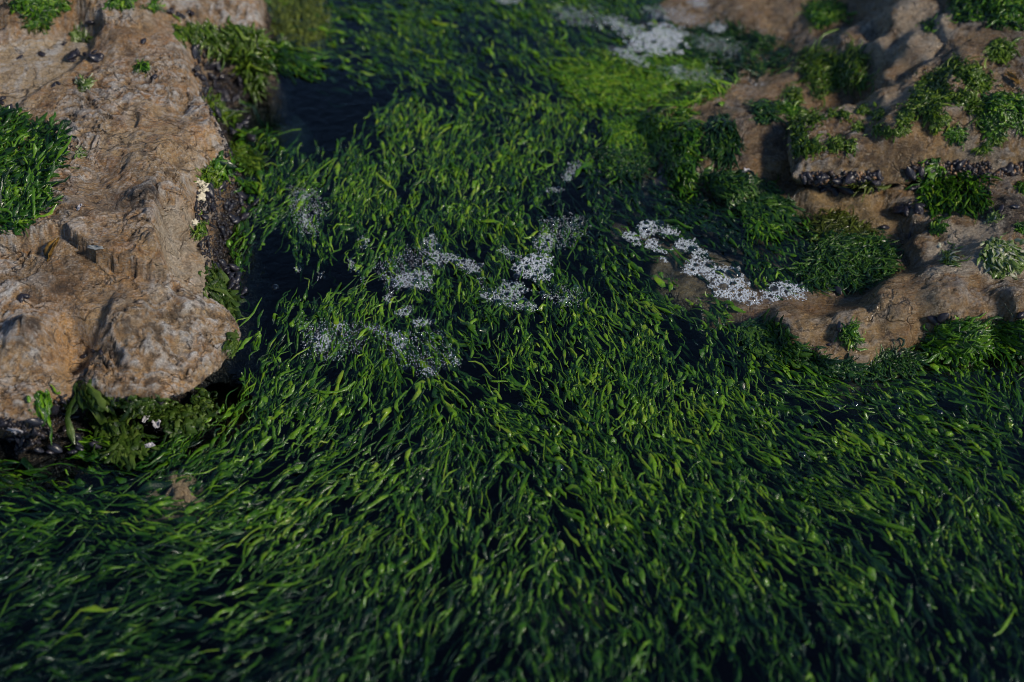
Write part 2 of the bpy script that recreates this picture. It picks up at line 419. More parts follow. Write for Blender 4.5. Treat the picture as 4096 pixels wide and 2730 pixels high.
def build_rock(name, out_px, top_px, res, bounds, mat, floor_z, label, cat, seed, extra=None, dk=1.0, undercut=0.05):
    T = tps_px(top_px, 2e-5)
    poly = np.array([P(u, v, z)[:2] for u, v, z, *_ in out_px])
    vz = [r[2] for r in out_px]; vc = [r[3] for r in out_px]; vf = [r[4] for r in out_px]
    x0, x1, y0, y1 = bounds
    nx, ny = int((x1 - x0) / res) + 1, int((y1 - y0) / res) + 1
    X, Y = np.meshgrid(np.linspace(x0, x1, nx), np.linspace(y0, y1, ny))
    jx, jy = 0.007 * fbm(X, Y, seed, 14, 3), 0.007 * fbm(X, Y, seed + 9, 14, 3)
    d, qx, qy, (zb, uc, fl) = poly_dist(X + jx, Y + jy, poly, [vz, vc, vf])
    ins = in_poly(X + jx, Y + jy, poly)
    sd = np.where(ins, -d, d)
    nxv, nyv = (X + jx - qx) / (d + 1e-9), (Y + jy - qy) / (d + 1e-9)
    RIM = 0.055
    ztop = T(X, Y)
    # top rounding towards the brow
    edge = sstep(-RIM, 0.0, sd)
    zin = ztop * (1 - edge) + np.minimum(zb, ztop + 0.02) * edge - 0.012 * sstep(-0.02, 0.0, sd) ** 2
    # outside: profile over t = 0..1 along OUTW metres of grid
    OUTW = 0.12
    t = np.clip(sd / OUTW, 0, 1)
    zbase = floor_z
    drop = zb - 0.012 - zbase
    tz = np.interp(t, [0, .12, .25, .38, .5, 1.0], [0, .12, .32, .46, .55, 1.0])
    offu = np.interp(t, [0, .12, .25, .38, .5, 1.0], [0, .006, -undercut * .5, -undercut, -undercut * .8, 0.0])
    offs = np.interp(t, [0, .5, 1.0], [0, .5, 1.0])
    off = uc * offu + fl * offs * np.where(uc > .45, np.interp(t, [0, .38, .5, 1], [0, 0, .3, 2.0]) / np.maximum(offs, 1e-6) , 1.0)
    zo = zb - 0.012 - drop * tz
    Xo = np.where(sd > 0, X + nxv * (off - sd), X); Yo = np.where(sd > 0, Y + nyv * (off - sd), Y)
    Z = np.where(sd > 0, zo, zin)
    at = {}
    if extra: Z, at = extra(Xo, Yo, Z, sd)
    det, seam, flake = rock_detail(Xo, Yo, Z, dk, seed)
    at['seam'] = seam * (1 - at.get('calm', 0))
    at['flake'] = flake * sstep(.06, .0, sd)
    calm = at.pop('calm', 0.0)
    det = det * (1 - calm)
    m = sstep(0.0, 0.05, sd)
    Xo = Xo + nxv * det * m * 1.2; Yo = Yo + nyv * det * m * 1.2
    Z = Z + det * (1 - 0.6 * m)
    keep = sd < OUTW * 0.995
    for k in ('pale', 'crust', 'warm', 'shelf'):
        at.setdefault(k, np.zeros_like(Z))
    at['wet'] = np.clip(at.get('wet', 0) + sstep(0.045, 0.0, Z), 0, 1)
    v, f, a = compact(np.c_[Xo.ravel(), Yo.ravel(), Z.ravel()], grid_faces(nx, ny, keep), {k: np.broadcast_to(q, Z.shape).ravel() for k, q in at.items()})
    return obj(name, mesh_np(name, v, f, True, a), mat, label=label, cat=cat)

def blob(X, Y, u, v, z, ru, rv):
    uu, vv = proj(np.stack([X, Y, np.full_like(X, z)], -1))
    return np.exp(-((uu - u) / ru) ** 2 - ((vv - v) / rv) ** 2)

def inside_px(X, Y, z, poly, jit=10.0, seed=0.0):
    """signed distance (layout units, positive inside) to an outline, with a ragged edge"""
    uu, vv = proj(np.stack([X, Y, np.full_like(X, z)], -1))
    uu = uu + jit * fbm(X, Y, seed, 22, 4, .6) * 1.5; vv = vv + jit * fbm(X, Y, seed + 4, 22, 4, .6)
    d = poly_dist(uu, vv, poly)[0]
    return np.where(in_poly(uu, vv, poly), d, -d)

def A_extra(X, Y, Z, sd):
    B = lambda u, v, z, ru, rv: blob(X, Y, u, v, z, ru, rv)
    nz = fbm(X, Y, 2.0, 30, 4)
    top = sstep(.02, -.02, sd)
    # back ledges, one above the other, behind the shallow pool
    e1 = inside_px(X, Y, .18, [(-700, 235), (0, 228), (130, 205), (255, 165), (330, 150), (400, 105), (560, 85), (660, 60), (700, -20), (700, -600), (-700, -600)], 10, 3.)
    Z = Z + .014 * sstep(-10, 22, e1) * top
    e2 = inside_px(X, Y, .21, [(-700, 120), (0, 108), (160, 105), (250, 95), (350, 60), (400, 0), (420, -600), (-700, -600)], 10, 6.)
    Z = Z + .020 * sstep(-8, 20, e2) * top
    # the pool basin and its rim
    pl = inside_px(X, Y, .152, POOL, 6, 8.)
    Z = np.where(pl > -60, Z * (1 - sstep(-40, 4, pl)) + (.161 - .016 * sstep(-4, 40, pl)) * sstep(-40, 4, pl), Z)
    calm = .85 * sstep(-10, 25, pl)
    # upper slab ending in a scarp above the front lobe and the broken facet at the right
    sl = inside_px(X, Y, .158, [(-700, 1020), (0, 1015), (150, 990), (250, 962), (330, 1010), (400, 1048), (480, 1062), (560, 1085), (672, 1092), (640, 1005), (655, 930), (648, 868), (700, 835), (790, 815), (1000, 800), (900, 200), (-700, 200)], 9, 2.)
    Z = Z + top * (.030 * sstep(-6, 6, sl) - .030 * sstep(10, 320, sl))
    fc = inside_px(X, Y, .135, [(655, 850), (800, 830), (860, 1000), (850, 1130), (790, 1135), (678, 1085), (642, 1003)], 8, 5.)
    Z = Z - .022 * sstep(-5, 12, fc) * sstep(.03, -.01, sd)
    facet = sstep(0, 14, fc)
    # block edge at the notch
    bk = inside_px(X, Y, .16, [(380, 660), (520, 668), (640, 690), (745, 702), (782, 745), (790, 820), (650, 860), (400, 860)], 7, 12.)
    Z = Z + .016 * sstep(-5, 9, bk) * (1 - sstep(20, 130, bk)) * sstep(380, 650, proj(np.stack([X, Y, np.full_like(X, .16)], -1))[0]) * top
    # lobe at the left, gully beside it, dome in front
    Z = Z + .034 * B(105, 1345, .13, 100, 62) - .024 * B(285, 1460, .09, 60, 85) + .006 * B(640, 1310, .12, 230, 80) - .004 * B(400, 1330, .12, 40, 120) - .003 * B(480, 1150, .14, 200, 35)
    # scalloped puddles and the crescent crack
    for (u, v, ru, rv, dep) in [(368, 732, 36, 24, .006), (255, 848, 26, 14, .004), (390, 987, 34, 10, .003), (480, 640, 20, 10, .003), (620, 400, 50, 22, .005), (530, 500, 30, 35, .004)]:
        b = B(u, v, .165, ru, rv); Z = Z - dep * sstep(.25, .5, b); calm = np.maximum(calm, .9 * sstep(.3, .55, b))
    uu, vv = proj(np.stack([X, Y, np.full_like(X, .115)], -1))
    rr = np.hypot((uu - 372) / 1.0, (vv - 1440) / 0.75)
    arc = np.exp(-((rr - 48) / 7) ** 2) * (vv < 1440)
    Z = Z - 0.008 * arc
    crust = 0.8 * arc
    # second crack across the middle
    ln = vv - (655 - 0.04 * (uu - 400) + 0.0004 * (uu - 500) ** 2 + 40 * fbm(X, Y, 3.0, 8, 2))
    Z = Z - 0.004 * np.exp(-(ln / 9) ** 2) * sstep(380, 450, uu) * (sd < 0)
    # laminated edge of the front tip
    lam = np.sin((Z + 0.006 * nz) * 620) * np.exp(-((sd - 0.01) / 0.035) ** 2)
    Z = Z + 0.0022 * lam
    warm = np.clip(0.9 * B(290, 1400, .09, 130, 140) + 0.5 * B(740, 1030, .12, 60, 110) + .4 * B(640, 1490, .09, 280, 60), 0, 1) * (0.75 + .5 * nz)  # orange gully, plus sunlit warmth painted on facet and front brow
    warm = warm + .35 * sstep(.15, .5, fbm(X, Y, 5.0, 8, 3))
    shelf = sstep(-5, 15, pl)
    shelf = np.maximum(shelf, .7 * B(560, 1330, .12, 240, 130) * (0.6 + .6 * nz))
    pale = .55 * sstep(.0, .6, nz) * B(660, 1250, .12, 220, 110) + .35 * sstep(.1, .5, nz) * B(330, 700, .165, 240, 150) + .5 * B(680, 60, .18, 200, 60) * sstep(-.2, .4, nz)
    pale = pale + .75 * facet * sstep(-.5, .1, nz)  # sunlit brightness of the right-hand facet put into its colour
    crust = np.clip(crust + .85 * sstep(.0, .4, fbm(X, Y, 7., 13, 4)) * np.clip(B(640, 830, .165, 200, 100) + .8 * B(350, 900, .165, 220, 60) + .7 * B(200, 1120, .15, 260, 60) + .6 * B(560, 260, .17, 150, 100) + .5 * B(620, 1210, .14, 200, 50), 0, 1) + .75 * B(105, 1330, .13, 90, 60) * sstep(-.4, .3, nz), 0, 1)  # last blob: left lobe's unlit dark top put into the crust colour
    coat = sstep(.026, .045, sd + .008 * nz)
    crust = np.maximum(crust, coat); pale = pale * (1 - coat)
    return Z, {'calm': calm, 'warm': np.clip(warm, 0, 1) * (sd < .03), 'shelf': np.clip(shelf, 0, 1) * (1 - coat), 'pale': np.clip(pale, 0, 1), 'crust': crust, 'wet': .35 * sstep(-.1, .4, fbm(X, Y, 3., 5, 3)) + .9 * sstep(.015, .05, sd)}

rockA = build_rock('boulder', A_out, A_top_px, 0.0030, (-1.42, -0.36, -0.33, 0.98), M['sandstone'], -0.10,
                   'big tan layered sandstone boulder filling the picture\'s left side', 'boulder', 1.0, A_extra, dk=.85, undercut=.075)

# --- right bedrock ledge
R_px = [(2480, 900, -.025), (2600, 930, -.014), (2700, 1000, -.010), (2800, 1080, -.009), (2900, 1150, -.008), (3000, 1230, -.003), (2850, 1230, -.010), (2750, 1150, -.014), (2650, 1080, -.02), (3100, 1080, -.018), (3300, 1000, -.03), (3350, 900, -.010), (3300, 800, .002), (3150, 740, .0), (3250, 760, .008), (3300, 740, .014), (3450, 760, .014), (3600, 740, .016), (3420, 860, -.004), (3200, 840, -.012),
        (3050, 850, -.03), (2900, 900, -.03), (3500, 850, .004), (3560, 950, -.004), (3600, 1050, .004), (3400, 1150, -.004), (3250, 1215, .002), (3150, 1270, .012), (3200, 1320, .018), (3400, 1300, .026), (3600, 1240, .034), (3600, 1160, .03), (3800, 1210, .05), (4096, 1200, .058),
        (3800, 1120, .046), (4000, 1000, .055), (3700, 980, .02), (3700, 850, .015), (3850, 900, .035), (4096, 850, .06), (3450, 1410, .008), (3300, 1385, .008), (3600, 1330, .014), (3900, 1275, .026), (4096, 1275, .026), (4400, 1260, .03), (4400, 900, .06),
        (3500, 1510, -.08), (3200, 1480, -.08), (3050, 1380, -.05), (2920, 1320, -.05), (3700, 1440, -.08), (4000, 1400, -.08), (4400, 1400, -.08), (2700, 1220, -.10), (2500, 1100, -.12), (2380, 960, -.12), (2900, 1420, -.13), (3300, 1600, -.16), (3900, 1600, -.16), (2500, 1300, -.17), (2900, 1600, -.18),
        (2900, 720, .008), (3000, 600, .03), (3120, 620, .025), (2750, 630, .018), (2640, 690, .0), (2800, 500, .038), (3000, 470, .048), (2900, 390, .035), (2700, 470, .018), (2550, 430, -.012), (3150, 350, .035), (3300, 330, .04), (3000, 300, .016), (2850, 320, -.004), (2700, 220, -.012), (2900, 170, -.004),
        (3100, 140, .008), (2750, 40, .006), (3000, 30, .016), (3300, 100, .03), (3480, 150, .085), (3450, 280, .07), (3600, 60, .135), (3600, 300, .105), (3560, 180, .11), (3680, 150, .14), (2450, 100, -.05), (2500, 560, -.03), (2420, 700, -.06), (2600, 780, -.04), (2800, 800, -.03), (2250, 300, -.13), (2250, 700, -.16), (2100, 1000, -.18), (2200, 60, -.12),
        (3400, 500, .02), (3700, 600, .01), (4000, 500, .02), (3700, 300, .12), (4096, 300, .05), (4300, 600, .05), (3600, -150, .1), (3000, -150, .02), (2500, -150, -.04), (4400, 0, .1), (2000, 1500, -.18), (4500, 1700, -.17), (3100, 1530, -.15), (3500, 1580, -.17), (3800, 1520, -.16), (4100, 1480, -.16), (4400, 1500, -.16), (3900, 1800, -.2), (4500, 2000, -.2), (3300, 1800, -.2), (2600, 1700, -.2)]
RT = tps_px([(u_, v_, z_ + .014 if z_ > .007 else z_) for u_, v_, z_ in R_px])
def ledge():
    res = 0.0043
    x0, x1, y0, y1 = 0.02, 1.55, -0.22, 1.42
    nx, ny = int((x1 - x0) / res) + 1, int((y1 - y0) / res) + 1
    X, Y = np.meshgrid(np.linspace(x0, x1, nx), np.linspace(y0, y1, ny))
    Z = np.clip(RT(X, Y), -0.23, 0.2)
    B = lambda u, v, ru, rv, z=.03: blob(X, Y, u, v, z, ru, rv)
    nz = fbm(X, Y, 4., 26, 4); n2 = fbm(X, Y, 8., 9, 3)
    det, seam, flake = rock_detail(X, Y, Z, .5, 20.)
    calm = sstep(.0, -.02, Z) * .6 + .3 * B(3350, 1330, 250, 100)
    sb_ = inside_px(X, Y, .05, [(3480, 1145), (3560, 1125), (3680, 1130), (3770, 1158), (4096, 1180), (4400, 1185), (4400, 1300), (3900, 1280), (3700, 1275), (3560, 1262), (3490, 1235)], 6, 31.)
    Z = Z + .012 * sstep(-12, 40, sb_)
    # rounded red slab with a clean crack above it, gully lines across the wet rock
    uu, vv = proj(np.stack([X, Y, np.full_like(X, .03)], -1))
    for (a, b, c, e) in [((3450, 1230), (3640, 1420), 10, .006), ((3320, 1230), (3330, 1330), 8, .003), ((3340, 1330), (3240, 1360), 10, .003), ((3480, 1235), (3700, 1300), 7, .004), ((3000, 1270), (3150, 1225), 9, .003)]:
        ax_, ay_ = a; bx_, by_ = b
        w = 14 * fbm(X, Y, 6., 18, 2)
        tt = np.clip(((uu - ax_) * (bx_ - ax_) + (vv - ay_) * (by_ - ay_)) / ((bx_ - ax_) ** 2 + (by_ - ay_) ** 2), 0, 1)
        dd = np.hypot(uu + w - ax_ - tt * (bx_ - ax_), vv + w - ay_ - tt * (by_ - ay_))
        Z = Z - e * np.exp(-(dd / c) ** 2)
    Z = Z + det * (1 - calm)
    band = np.exp(-((vv - (1120 + 30 * n2 + .03 * (uu - 3900))) / 40) ** 2) * sstep(3650, 3760, uu)
    pale = sstep(.18, .42, band * .8 + .35 * nz) * sstep(.02, .2, band) + sstep(.45, .6, B(3850, 1000, 150, 90) + .5 * nz) * .8
    pale = pale + .6 * sstep(.2, .6, B(3650, 180, 180, 120, .1) + .5 * nz) + .35 * sstep(.3, .7, B(3450, 950, 130, 120) + .4 * nz)
    crust = sstep(.35, .65, B(4010, 930, 120, 90) + .45 * nz) * .8 + .5 * sstep(.4, .8, B(2980, 560, 200, 120) + .5 * nz) + .45 * sstep(.35, .7, fbm(X, Y, 12., 20, 4))
    shelf = sstep(.3, .7, B(3350, 1340, 280, 110) + .3 * nz) * .45 + .8 * sstep(.2, .6, B(3350, 900, 230, 130, 0) + .25 * nz) + .9 * sstep(.2, .6, B(2800, 1100, 260, 160, 0) + .2 * nz)
    warm = .5 * sstep(.2, .7, B(3700, 800, 260, 130) + .5 * nz) + .4 * sstep(.3, .8, B(3100, 1380, 200, 100) + .4 * nz)
    wet = .35 + .4 * sstep(.06, .0, Z)
    a = {k: np.clip(q, 0, 1).ravel() for k, q in dict(pale=pale, crust=crust, shelf=shelf, warm=warm, wet=wet, flake=flake * .7, seam=seam * .6).items()}
    me = mesh_np('rock_ledge', np.c_[X.ravel(), Y.ravel(), Z.ravel()], grid_faces(nx, ny), True, a)
    return obj('rock_ledge', me, M['ledge'], label='low wet brown rock ledge below the overhanging boulder, partly under shallow water', cat='rock')
rockL = ledge()

# --- upper right boulder with the overhang
B_out = [(3178, 660, .075, 1, .02), (3205, 678, .07, 1, .02), (3330, 684, .07, 1, .02), (3400, 692, .07, 1, .02), (3521, 686, .07, 1, .02), (3640, 674, .07, 1, .02), (3700, 652, .075, 1, .02), (3827, 648, .075, 1, .02), (3941, 674, .07, 1, .02), (4017, 682, .07, 1, .02), (4096, 652, .075, 1, .02),
         (4300, 640, .08, 1, .02), (4800, 640, .08, 1, .02), (5200, 0, .1, 0, .05), (5000, -500, .1, 0, .05), (3650, -420, .1, 0, .06), (3620, -100, .12, 0, .10), (3640, 120, .12, 0, .10), (3640, 250, .11, 0, .10), (3560, 330, .10, 0, .09), (3420, 400, .09, 0, .06), (3290, 432, .085, 0, .04), (3180, 462, .085, .4, .03), (3163, 540, .08, .9, .02)]
B_top_px = [(3680, 330, .135), (3660, 200, .135), (3660, 60, .145), (3200, 640, .088), (3300, 500, .098), (3330, 640, .09), (3500, 650, .088), (3450, 560, .10), (3600, 480, .13), (3600, 600, .108), (3700, 560, .12), (3800, 420, .152), (3900, 600, .11), (4000, 400, .155), (4096, 560, .125), (4000, 640, .095), (3800, 620, .098), (4096, 620, .10),
            (3720, 250, .145), (3560, 360, .122), (3700, 400, .145), (3900, 200, .175), (4096, 100, .195), (3750, 80, .17), (4096, 300, .165), (3440, 430, .10), (4400, 500, .15), (4400, 100, .2), (3800, -200, .2), (4500, -300, .22), (4700, 600, .12), (3950, 300, .16), (3850, 320, .165)]
def B_extra(X, Y, Z, sd):
    nz = fbm(X, Y, 2.5, 26, 4)
    B = lambda u, v, ru, rv, z=.12: blob(X, Y, u, v, z, ru, rv)
    uu, vv = proj(np.stack([X, Y, np.full_like(X, .12)], -1))
    # hollow behind the left brow clump
    Z = Z - .012 * B(3330, 540, 60, 30, .095) - .010 * B(3480, 500, 80, 25, .1)
    pale = .8 * sstep(.25, .6, B(3700, 120, 130, 110, .16) + .5 * nz) + .5 * sstep(.3, .7, B(3560, 400, 250, 40) + .45 * nz) + .5 * sstep(.4, .7, B(3900, 570, 120, 40) + .5 * nz)
    crust = .55 * sstep(.25, .6, B(3650, 580, 300, 60, .11) * .6 + .6 * nz) + .4 * sstep(.3, .7, B(4000, 300, 120, 90) + .4 * nz)
    lam = np.sin((Z + 0.006 * nz) * 520) * np.exp(-((sd - 0.0) / 0.03) ** 2)
    return Z + .002 * lam, {'pale': np.clip(pale, 0, 1), 'crust': np.clip(crust, 0, 1), 'shelf': .5 * np.clip(np.exp(-((sd - 0.0) / 0.02) ** 2), 0, 1), 'warm': .4 * sstep(.1, .6, nz), 'wet': .45 + 0 * X}
rockB = build_rock('boulder', B_out, B_top_px, 0.0040, (0.42, 1.62, 0.30, 1.40), M['ledge'], -0.03,
                   'weed-dotted brown boulder with dark overhang in the upper right', 'boulder', 40.0, B_extra, dk=.75, undercut=.030)

# pale stone slab showing through the water in front of the left boulder
def stone(name, u, v, z, rx, ry, rz, mat, label, seed):
    nu, nv = 28, 16
    th = np.linspace(0, 2 * math.pi, nu, endpoint=False); ph = np.linspace(-math.pi / 2, math.pi / 2, nv)
    T, Ph = np.meshgrid(th, ph)
    c = np.sign(np.cos(Ph)) * np.abs(np.cos(Ph)) ** .6
    x, y, zz = np.cos(T) * c, np.sin(T) * c, np.sign(np.sin(Ph)) * np.abs(np.sin(Ph)) ** .8
    k = 1 + .28 * fbm(x + seed, y, zz, 1.3, 4)
    c0 = P(u, v, z)
    V = np.c_[(x * k * rx + c0[0]).ravel(), (y * k * ry + c0[1]).ravel(), (zz * k * rz + z - rz).ravel()]
    i = np.arange(nu * nv).reshape(nv, nu); j = np.roll(i, -1, 1)
    f = np.stack([i[:-1], j[:-1], j[1:], i[1:]], -1).reshape(-1, 4)
    zero = np.zeros(len(V))
    return obj(name, mesh_np(name, V, f, True, {'pale': zero + .25, 'crust': zero, 'warm': zero + .2, 'shelf': zero + .6, 'wet': zero + .3, 'flake': zero, 'seam': zero}), mat, label=label, cat='stone')
stone('stone', 690, 1945, -.004, .052, .055, .07, M['ledge'], 'small pale tan stone just under the water in front of the left boulder', 3.)
stone('stone', 1080, 500, -.08, .10, .08, .10, M['ledge'], 'dim brown submerged stone in the dark open water near the top', 12.)
stone('stone', 2270, 2440, -.05, .08, .06, .09, M['ledge'], 'dim brown submerged stone in the weed gap at the bottom centre', 15.)

# ------------------------------------------------------------------ surface queries
def bvh_of(objs):
    vs, fs, k = [], [], 0
    for o in objs:
        me = o.data
        v = np.empty(len(me.vertices) * 3, np.float32); me.vertices.foreach_get('co', v)
        f = np.empty(len(me.loops), np.int32); me.loops.foreach_get('vertex_index', f)
        vs.append(v.reshape(-1, 3)); fs.append(f.reshape(-1, 4) + k); k += len(me.vertices)
    return BVHTree.FromPolygons(np.concatenate(vs).tolist(), np.concatenate(fs).tolist())
BV = bvh_of([rockA, rockL, rockB])
DOWN = Vector((0, 0, -1))
def ground(x, y, miss=-0.2):
    r = BV.ray_cast(Vector((float(x), float(y), 0.6)), DOWN)
    return r[0].z if r[0] is not None else miss
def hit(u, v):
    d = ray(u, v)
    r = BV.ray_cast(Vector(CAM), Vector(d).normalized())
    if r[0] is None or r[0].z < 0:
        p = P(u, v, 0.0); return Vector(p), Vector((0, 0, 1)), True
    n_ = r[1]
    if n_.dot(Vector(d)) > 0: n_ = -n_
    return r[0], n_, False
GN = 300
_gx = np.linspace(-1.6, 1.6, GN); _gy = np.linspace(-.95, 1.5, GN)
GZ = np.array([[ground(x, y) for x in _gx] for y in _gy])
def gz(x, y):
    fx = np.clip((np.asarray(x) + 1.6) / 3.2 * (GN - 1), 0, GN - 1.001); fy = np.clip((np.asarray(y) + .95) / 2.45 * (GN - 1), 0, GN - 1.001)
    ix, iy = fx.astype(int), fy.astype(int); ax_, ay_ = fx - ix, fy - iy
    return (GZ[iy, ix] * (1 - ax_) + GZ[iy, ix + 1] * ax_) * (1 - ay_) + (GZ[iy + 1, ix] * (1 - ax_) + GZ[iy + 1, ix + 1] * ax_) * ay_

# ------------------------------------------------------------------ fronds
K = 6                                     # rings along a clump frond
FR_CL = np.array([[k * 3 + c, k * 3 + c + 1, (k + 1) * 3 + c + 1, (k + 1) * 3 + c] for k in range(K - 1) for c in range(2)])
def frond_centre(b, th, L, curl, wig):
    N = len(b); s = np.linspace(0, 1, KB)
    ph = rng.uniform(0, 6.28, N)
    ang = th[:, None] + curl[:, None] * (s[None] - .3) + wig[:, None] * np.sin(s[None] * 6.5 + ph[:, None])
    st = L[:, None] / (KB - 1)
    dx, dy = np.cos(ang) * st, np.sin(ang) * st
    x = b[:, 0:1] + np.cumsum(dx, 1) - dx; y = b[:, 1:2] + np.cumsum(dy, 1) - dy
    return x, y, ang, s
KB = 6                                    # the bed's fronds are folded ribbons: left edge, crest, right edge
FR_BED = np.array([[k * 3 + c, k * 3 + c + 1, (k + 1) * 3 + c + 1, (k + 1) * 3 + c] for k in range(KB - 1) for c in range(2)])
def frond_mesh(x, y, z, ang, W, T, roll, rnd, name):
    N = len(x); s = np.linspace(0, 1, KB)
    base = np.interp(s, [0, .15, .5, .85, 1], [.4, .75, 1, .95, .4])
    w = W[:, None] * base[None] * np.clip(1 + .30 * rng.normal(size=(N, KB)), .45, 1.7) * .5
    t = T[:, None] * base[None] * np.clip(1 + .4 * rng.normal(size=(N, KB)), .3, 1.8) * .5
    r = roll[:, None] + .3 * rng.normal(size=(N, KB))
    sx, sy = -np.sin(ang), np.cos(ang)
    cr, sr = np.cos(r), np.sin(r)
    a = np.stack([sx * cr, sy * cr, sr], -1) * w[..., None]
    b = np.stack([-sx * sr, -sy * sr, cr], -1) * t[..., None]
    c = np.stack([x, y, z], -1)
    V = np.stack([c + a - b, c + b, c - a - b], 2).reshape(-1, 3)
    F = (np.arange(N)[:, None, None] * (KB * 3) + FR_BED[None]).reshape(-1, 4)
    rv = np.clip(rnd[:, None] + .10 * rng.normal(size=(N, KB)), 0, 1)
    return mesh_np(name, V, F, True, {'rnd': np.repeat(rv.ravel(), 3)})

# flow of the bed: picture angle (degrees, counter-clockwise from right) at places in the view
FLOW = [(1500, 150, 160), (1250, 330, 170), (2000, 100, 150), (2350, 200, 142), (2700, 330, 150), (2900, 200, 150), (1900, 350, 125), (1700, 550, 75), (1900, 700, 80), (2300, 560, 100), (2550, 520, 105), (2700, 650, 120), (1300, 800, 60), (1600, 850, 75), (2000, 850, 85), (1300, 1250, 65),
        (1600, 1250, 110), (1900, 1150, 100), (2300, 1050, 110), (2500, 900, 140), (2900, 850, 150), (2200, 1400, 105), (2550, 1350, 100), (1900, 1500, 130), (2000, 1650, 140), (2500, 1600, 95), (2750, 1450, 120), (2900, 1650, 140), (3300, 1550, 155), (3600, 1700, 150), (4000, 1500, 140),
        (3950, 1900, 130), (3300, 1950, 140), (2700, 1900, 130), (2300, 1900, 115), (1900, 1950, 80), (1500, 1750, 65), (1200, 1700, 55), (1000, 1800, 40), (800, 2100, 20), (400, 2100, 160), (300, 2350, 30), (1000, 2350, 25), (1400, 2150, 50), (1500, 2500, 60), (2000, 2350, 75), (2500, 2350, 110),
        (3000, 2300, 125), (3600, 2250, 120), (4000, 2500, 105), (3200, 2600, 110), (2200, 2650, 80), (600, 2650, 20), (2100, 500, 100), (3100, 330, 140), (1050, 1900, 30), (2450, 750, 110)]
_fl = np.array(FLOW, float)
def flow_px(u, v):
    d2 = (np.asarray(u)[..., None] - _fl[:, 0]) ** 2 + ((np.asarray(v)[..., None] - _fl[:, 1]) * 1.2) ** 2
    w = 1 / (d2 + 90 ** 2) ** 2
    a = np.radians(_fl[:, 2]) * 2
    return .5 * np.arctan2((w * np.sin(a)).sum(-1), (w * np.cos(a)).sum(-1))
def flow_world(x, y):
    u, v = proj(np.stack([x, y, np.zeros_like(x)], -1))
    a = flow_px(np.clip(u, -200, 4300), np.clip(v, -200, 2900))
    e = 12.0
    p0, p1 = P(u, v, 0.0), P(u + e * np.cos(a), v - e * np.sin(a), 0.0)
    return np.arctan2(p1[..., 1] - p0[..., 1], p1[..., 0] - p0[..., 0]), u, v
GAPS = [(1330, 480, 170, 90, 1.0), (1190, 450, 240, 190, 1.15), (1120, 300, 150, 90, 1.0), (1480, 360, 270, 80, .95), (1300, 560, 150, 70, .7), (1320, 1180, 140, 70, .6), (1450, 1130, 110, 50, .5), (1380, 1450, 80, 60, .5), (1650, 1450, 90, 50, .45), (1050, 1650, 60, 60, .5), (2480, 1900, 120, 40, .4), (2850, 2150, 90, 60, .45), (1650, 2250, 70, 90, .45), (3050, 1800, 160, 40, .5), (2300, 1300, 60, 40, .3), (1800, 1250, 70, 40, .4), (1300, 220, 120, 60, .7), (1350, 1080, 170, 60, .9), (1170, 1120, 120, 70, 1.0), (1060, 1020, 90, 120, .9), (1500, 1760, 110, 70, .7), (1230, 1900, 130, 90, .75), (1420, 2080, 140, 110, .6), (2260, 2430, 130, 80, .85),
        (3250, 1610, 170, 55, .8), (2000, 1830, 230, 50, .6), (3520, 2150, 110, 110, .7), (150, 1830, 180, 60, 1.0), (420, 1890, 180, 55, .8), (700, 1950, 90, 45, 1.1), (960, 1330, 70, 160, 1.1), (1060, 1200, 110, 70, .9), (1000, 1520, 60, 70, .7), (2700, 2580, 180, 60, .6), (1750, 2660, 200, 50, .5), (2330, 790, 130, 50, .8), (1480, 1400, 70, 40, .6),
        (1950, 180, 110, 60, .6), (1640, 1080, 60, 30, .6), (2080, 1560, 80, 40, .5), (700, 2380, 150, 60, .5), (3700, 2450, 120, 80, .45), (1700, 1600, 90, 50, .5),
        (2700, 1060, 150, 60, 1.2), (2850, 1140, 130, 70, 1.2), (3000, 1230, 120, 60, 1.3), (2640, 980, 90, 50, 1.0), (3420, 780, 200, 70, 1.3), (3560, 900, 110, 160, 1.3), (3150, 1180, 130, 50, 1.2), (3150, 720, 110, 40, 1.0), (2950, 1060, 90, 40, .8)]
def density(u, v, x, y):
    d = np.ones_like(u)
    for (a, b, ra, rb, s_) in GAPS:
        d = d * np.clip(1 - 1.2 * s_ * np.exp(-((u - a) / ra) ** 2 - ((v - b) / rb) ** 2), 0, 1)
    nz = fbm(x, y, 1.0, 9, 3)
    return d * np.clip(.93 + 1.0 * nz, .12, 1.1)

def bed_candidates(N, lock=1):
    """frond roots: in locks of a few strands combed the same way"""
    x = rng.uniform(-1.5, 1.5, N); y = rng.uniform(-.88, 1.42, N)
    th, u, v = flow_world(x, y)
    ok = (u > -300) & (u < 4400) & (v > -300) & (v < 3020) & (rng.uniform(size=N) < density(u, v, x, y))
    x, y, th = x[ok], y[ok], th[ok] + rng.normal(0, .20, ok.sum()) + .55 * fbm(x[ok], y[ok], 9., 6, 3)
    if lock > 1:
        x, y, th = np.repeat(x, lock), np.repeat(y, lock), np.repeat(th, lock)
        a, b = rng.normal(0, .016, len(x)), rng.normal(0, .0055, len(x))
        x, y = x + a * np.cos(th) - b * np.sin(th), y + a * np.sin(th) + b * np.cos(th)
    u, v = proj(np.stack([x, y, np.zeros_like(x)], -1))
    g = gz(x, y); ok = g < -0.008
    return x[ok], y[ok], th[ok], u[ok], v[ok], g[ok]
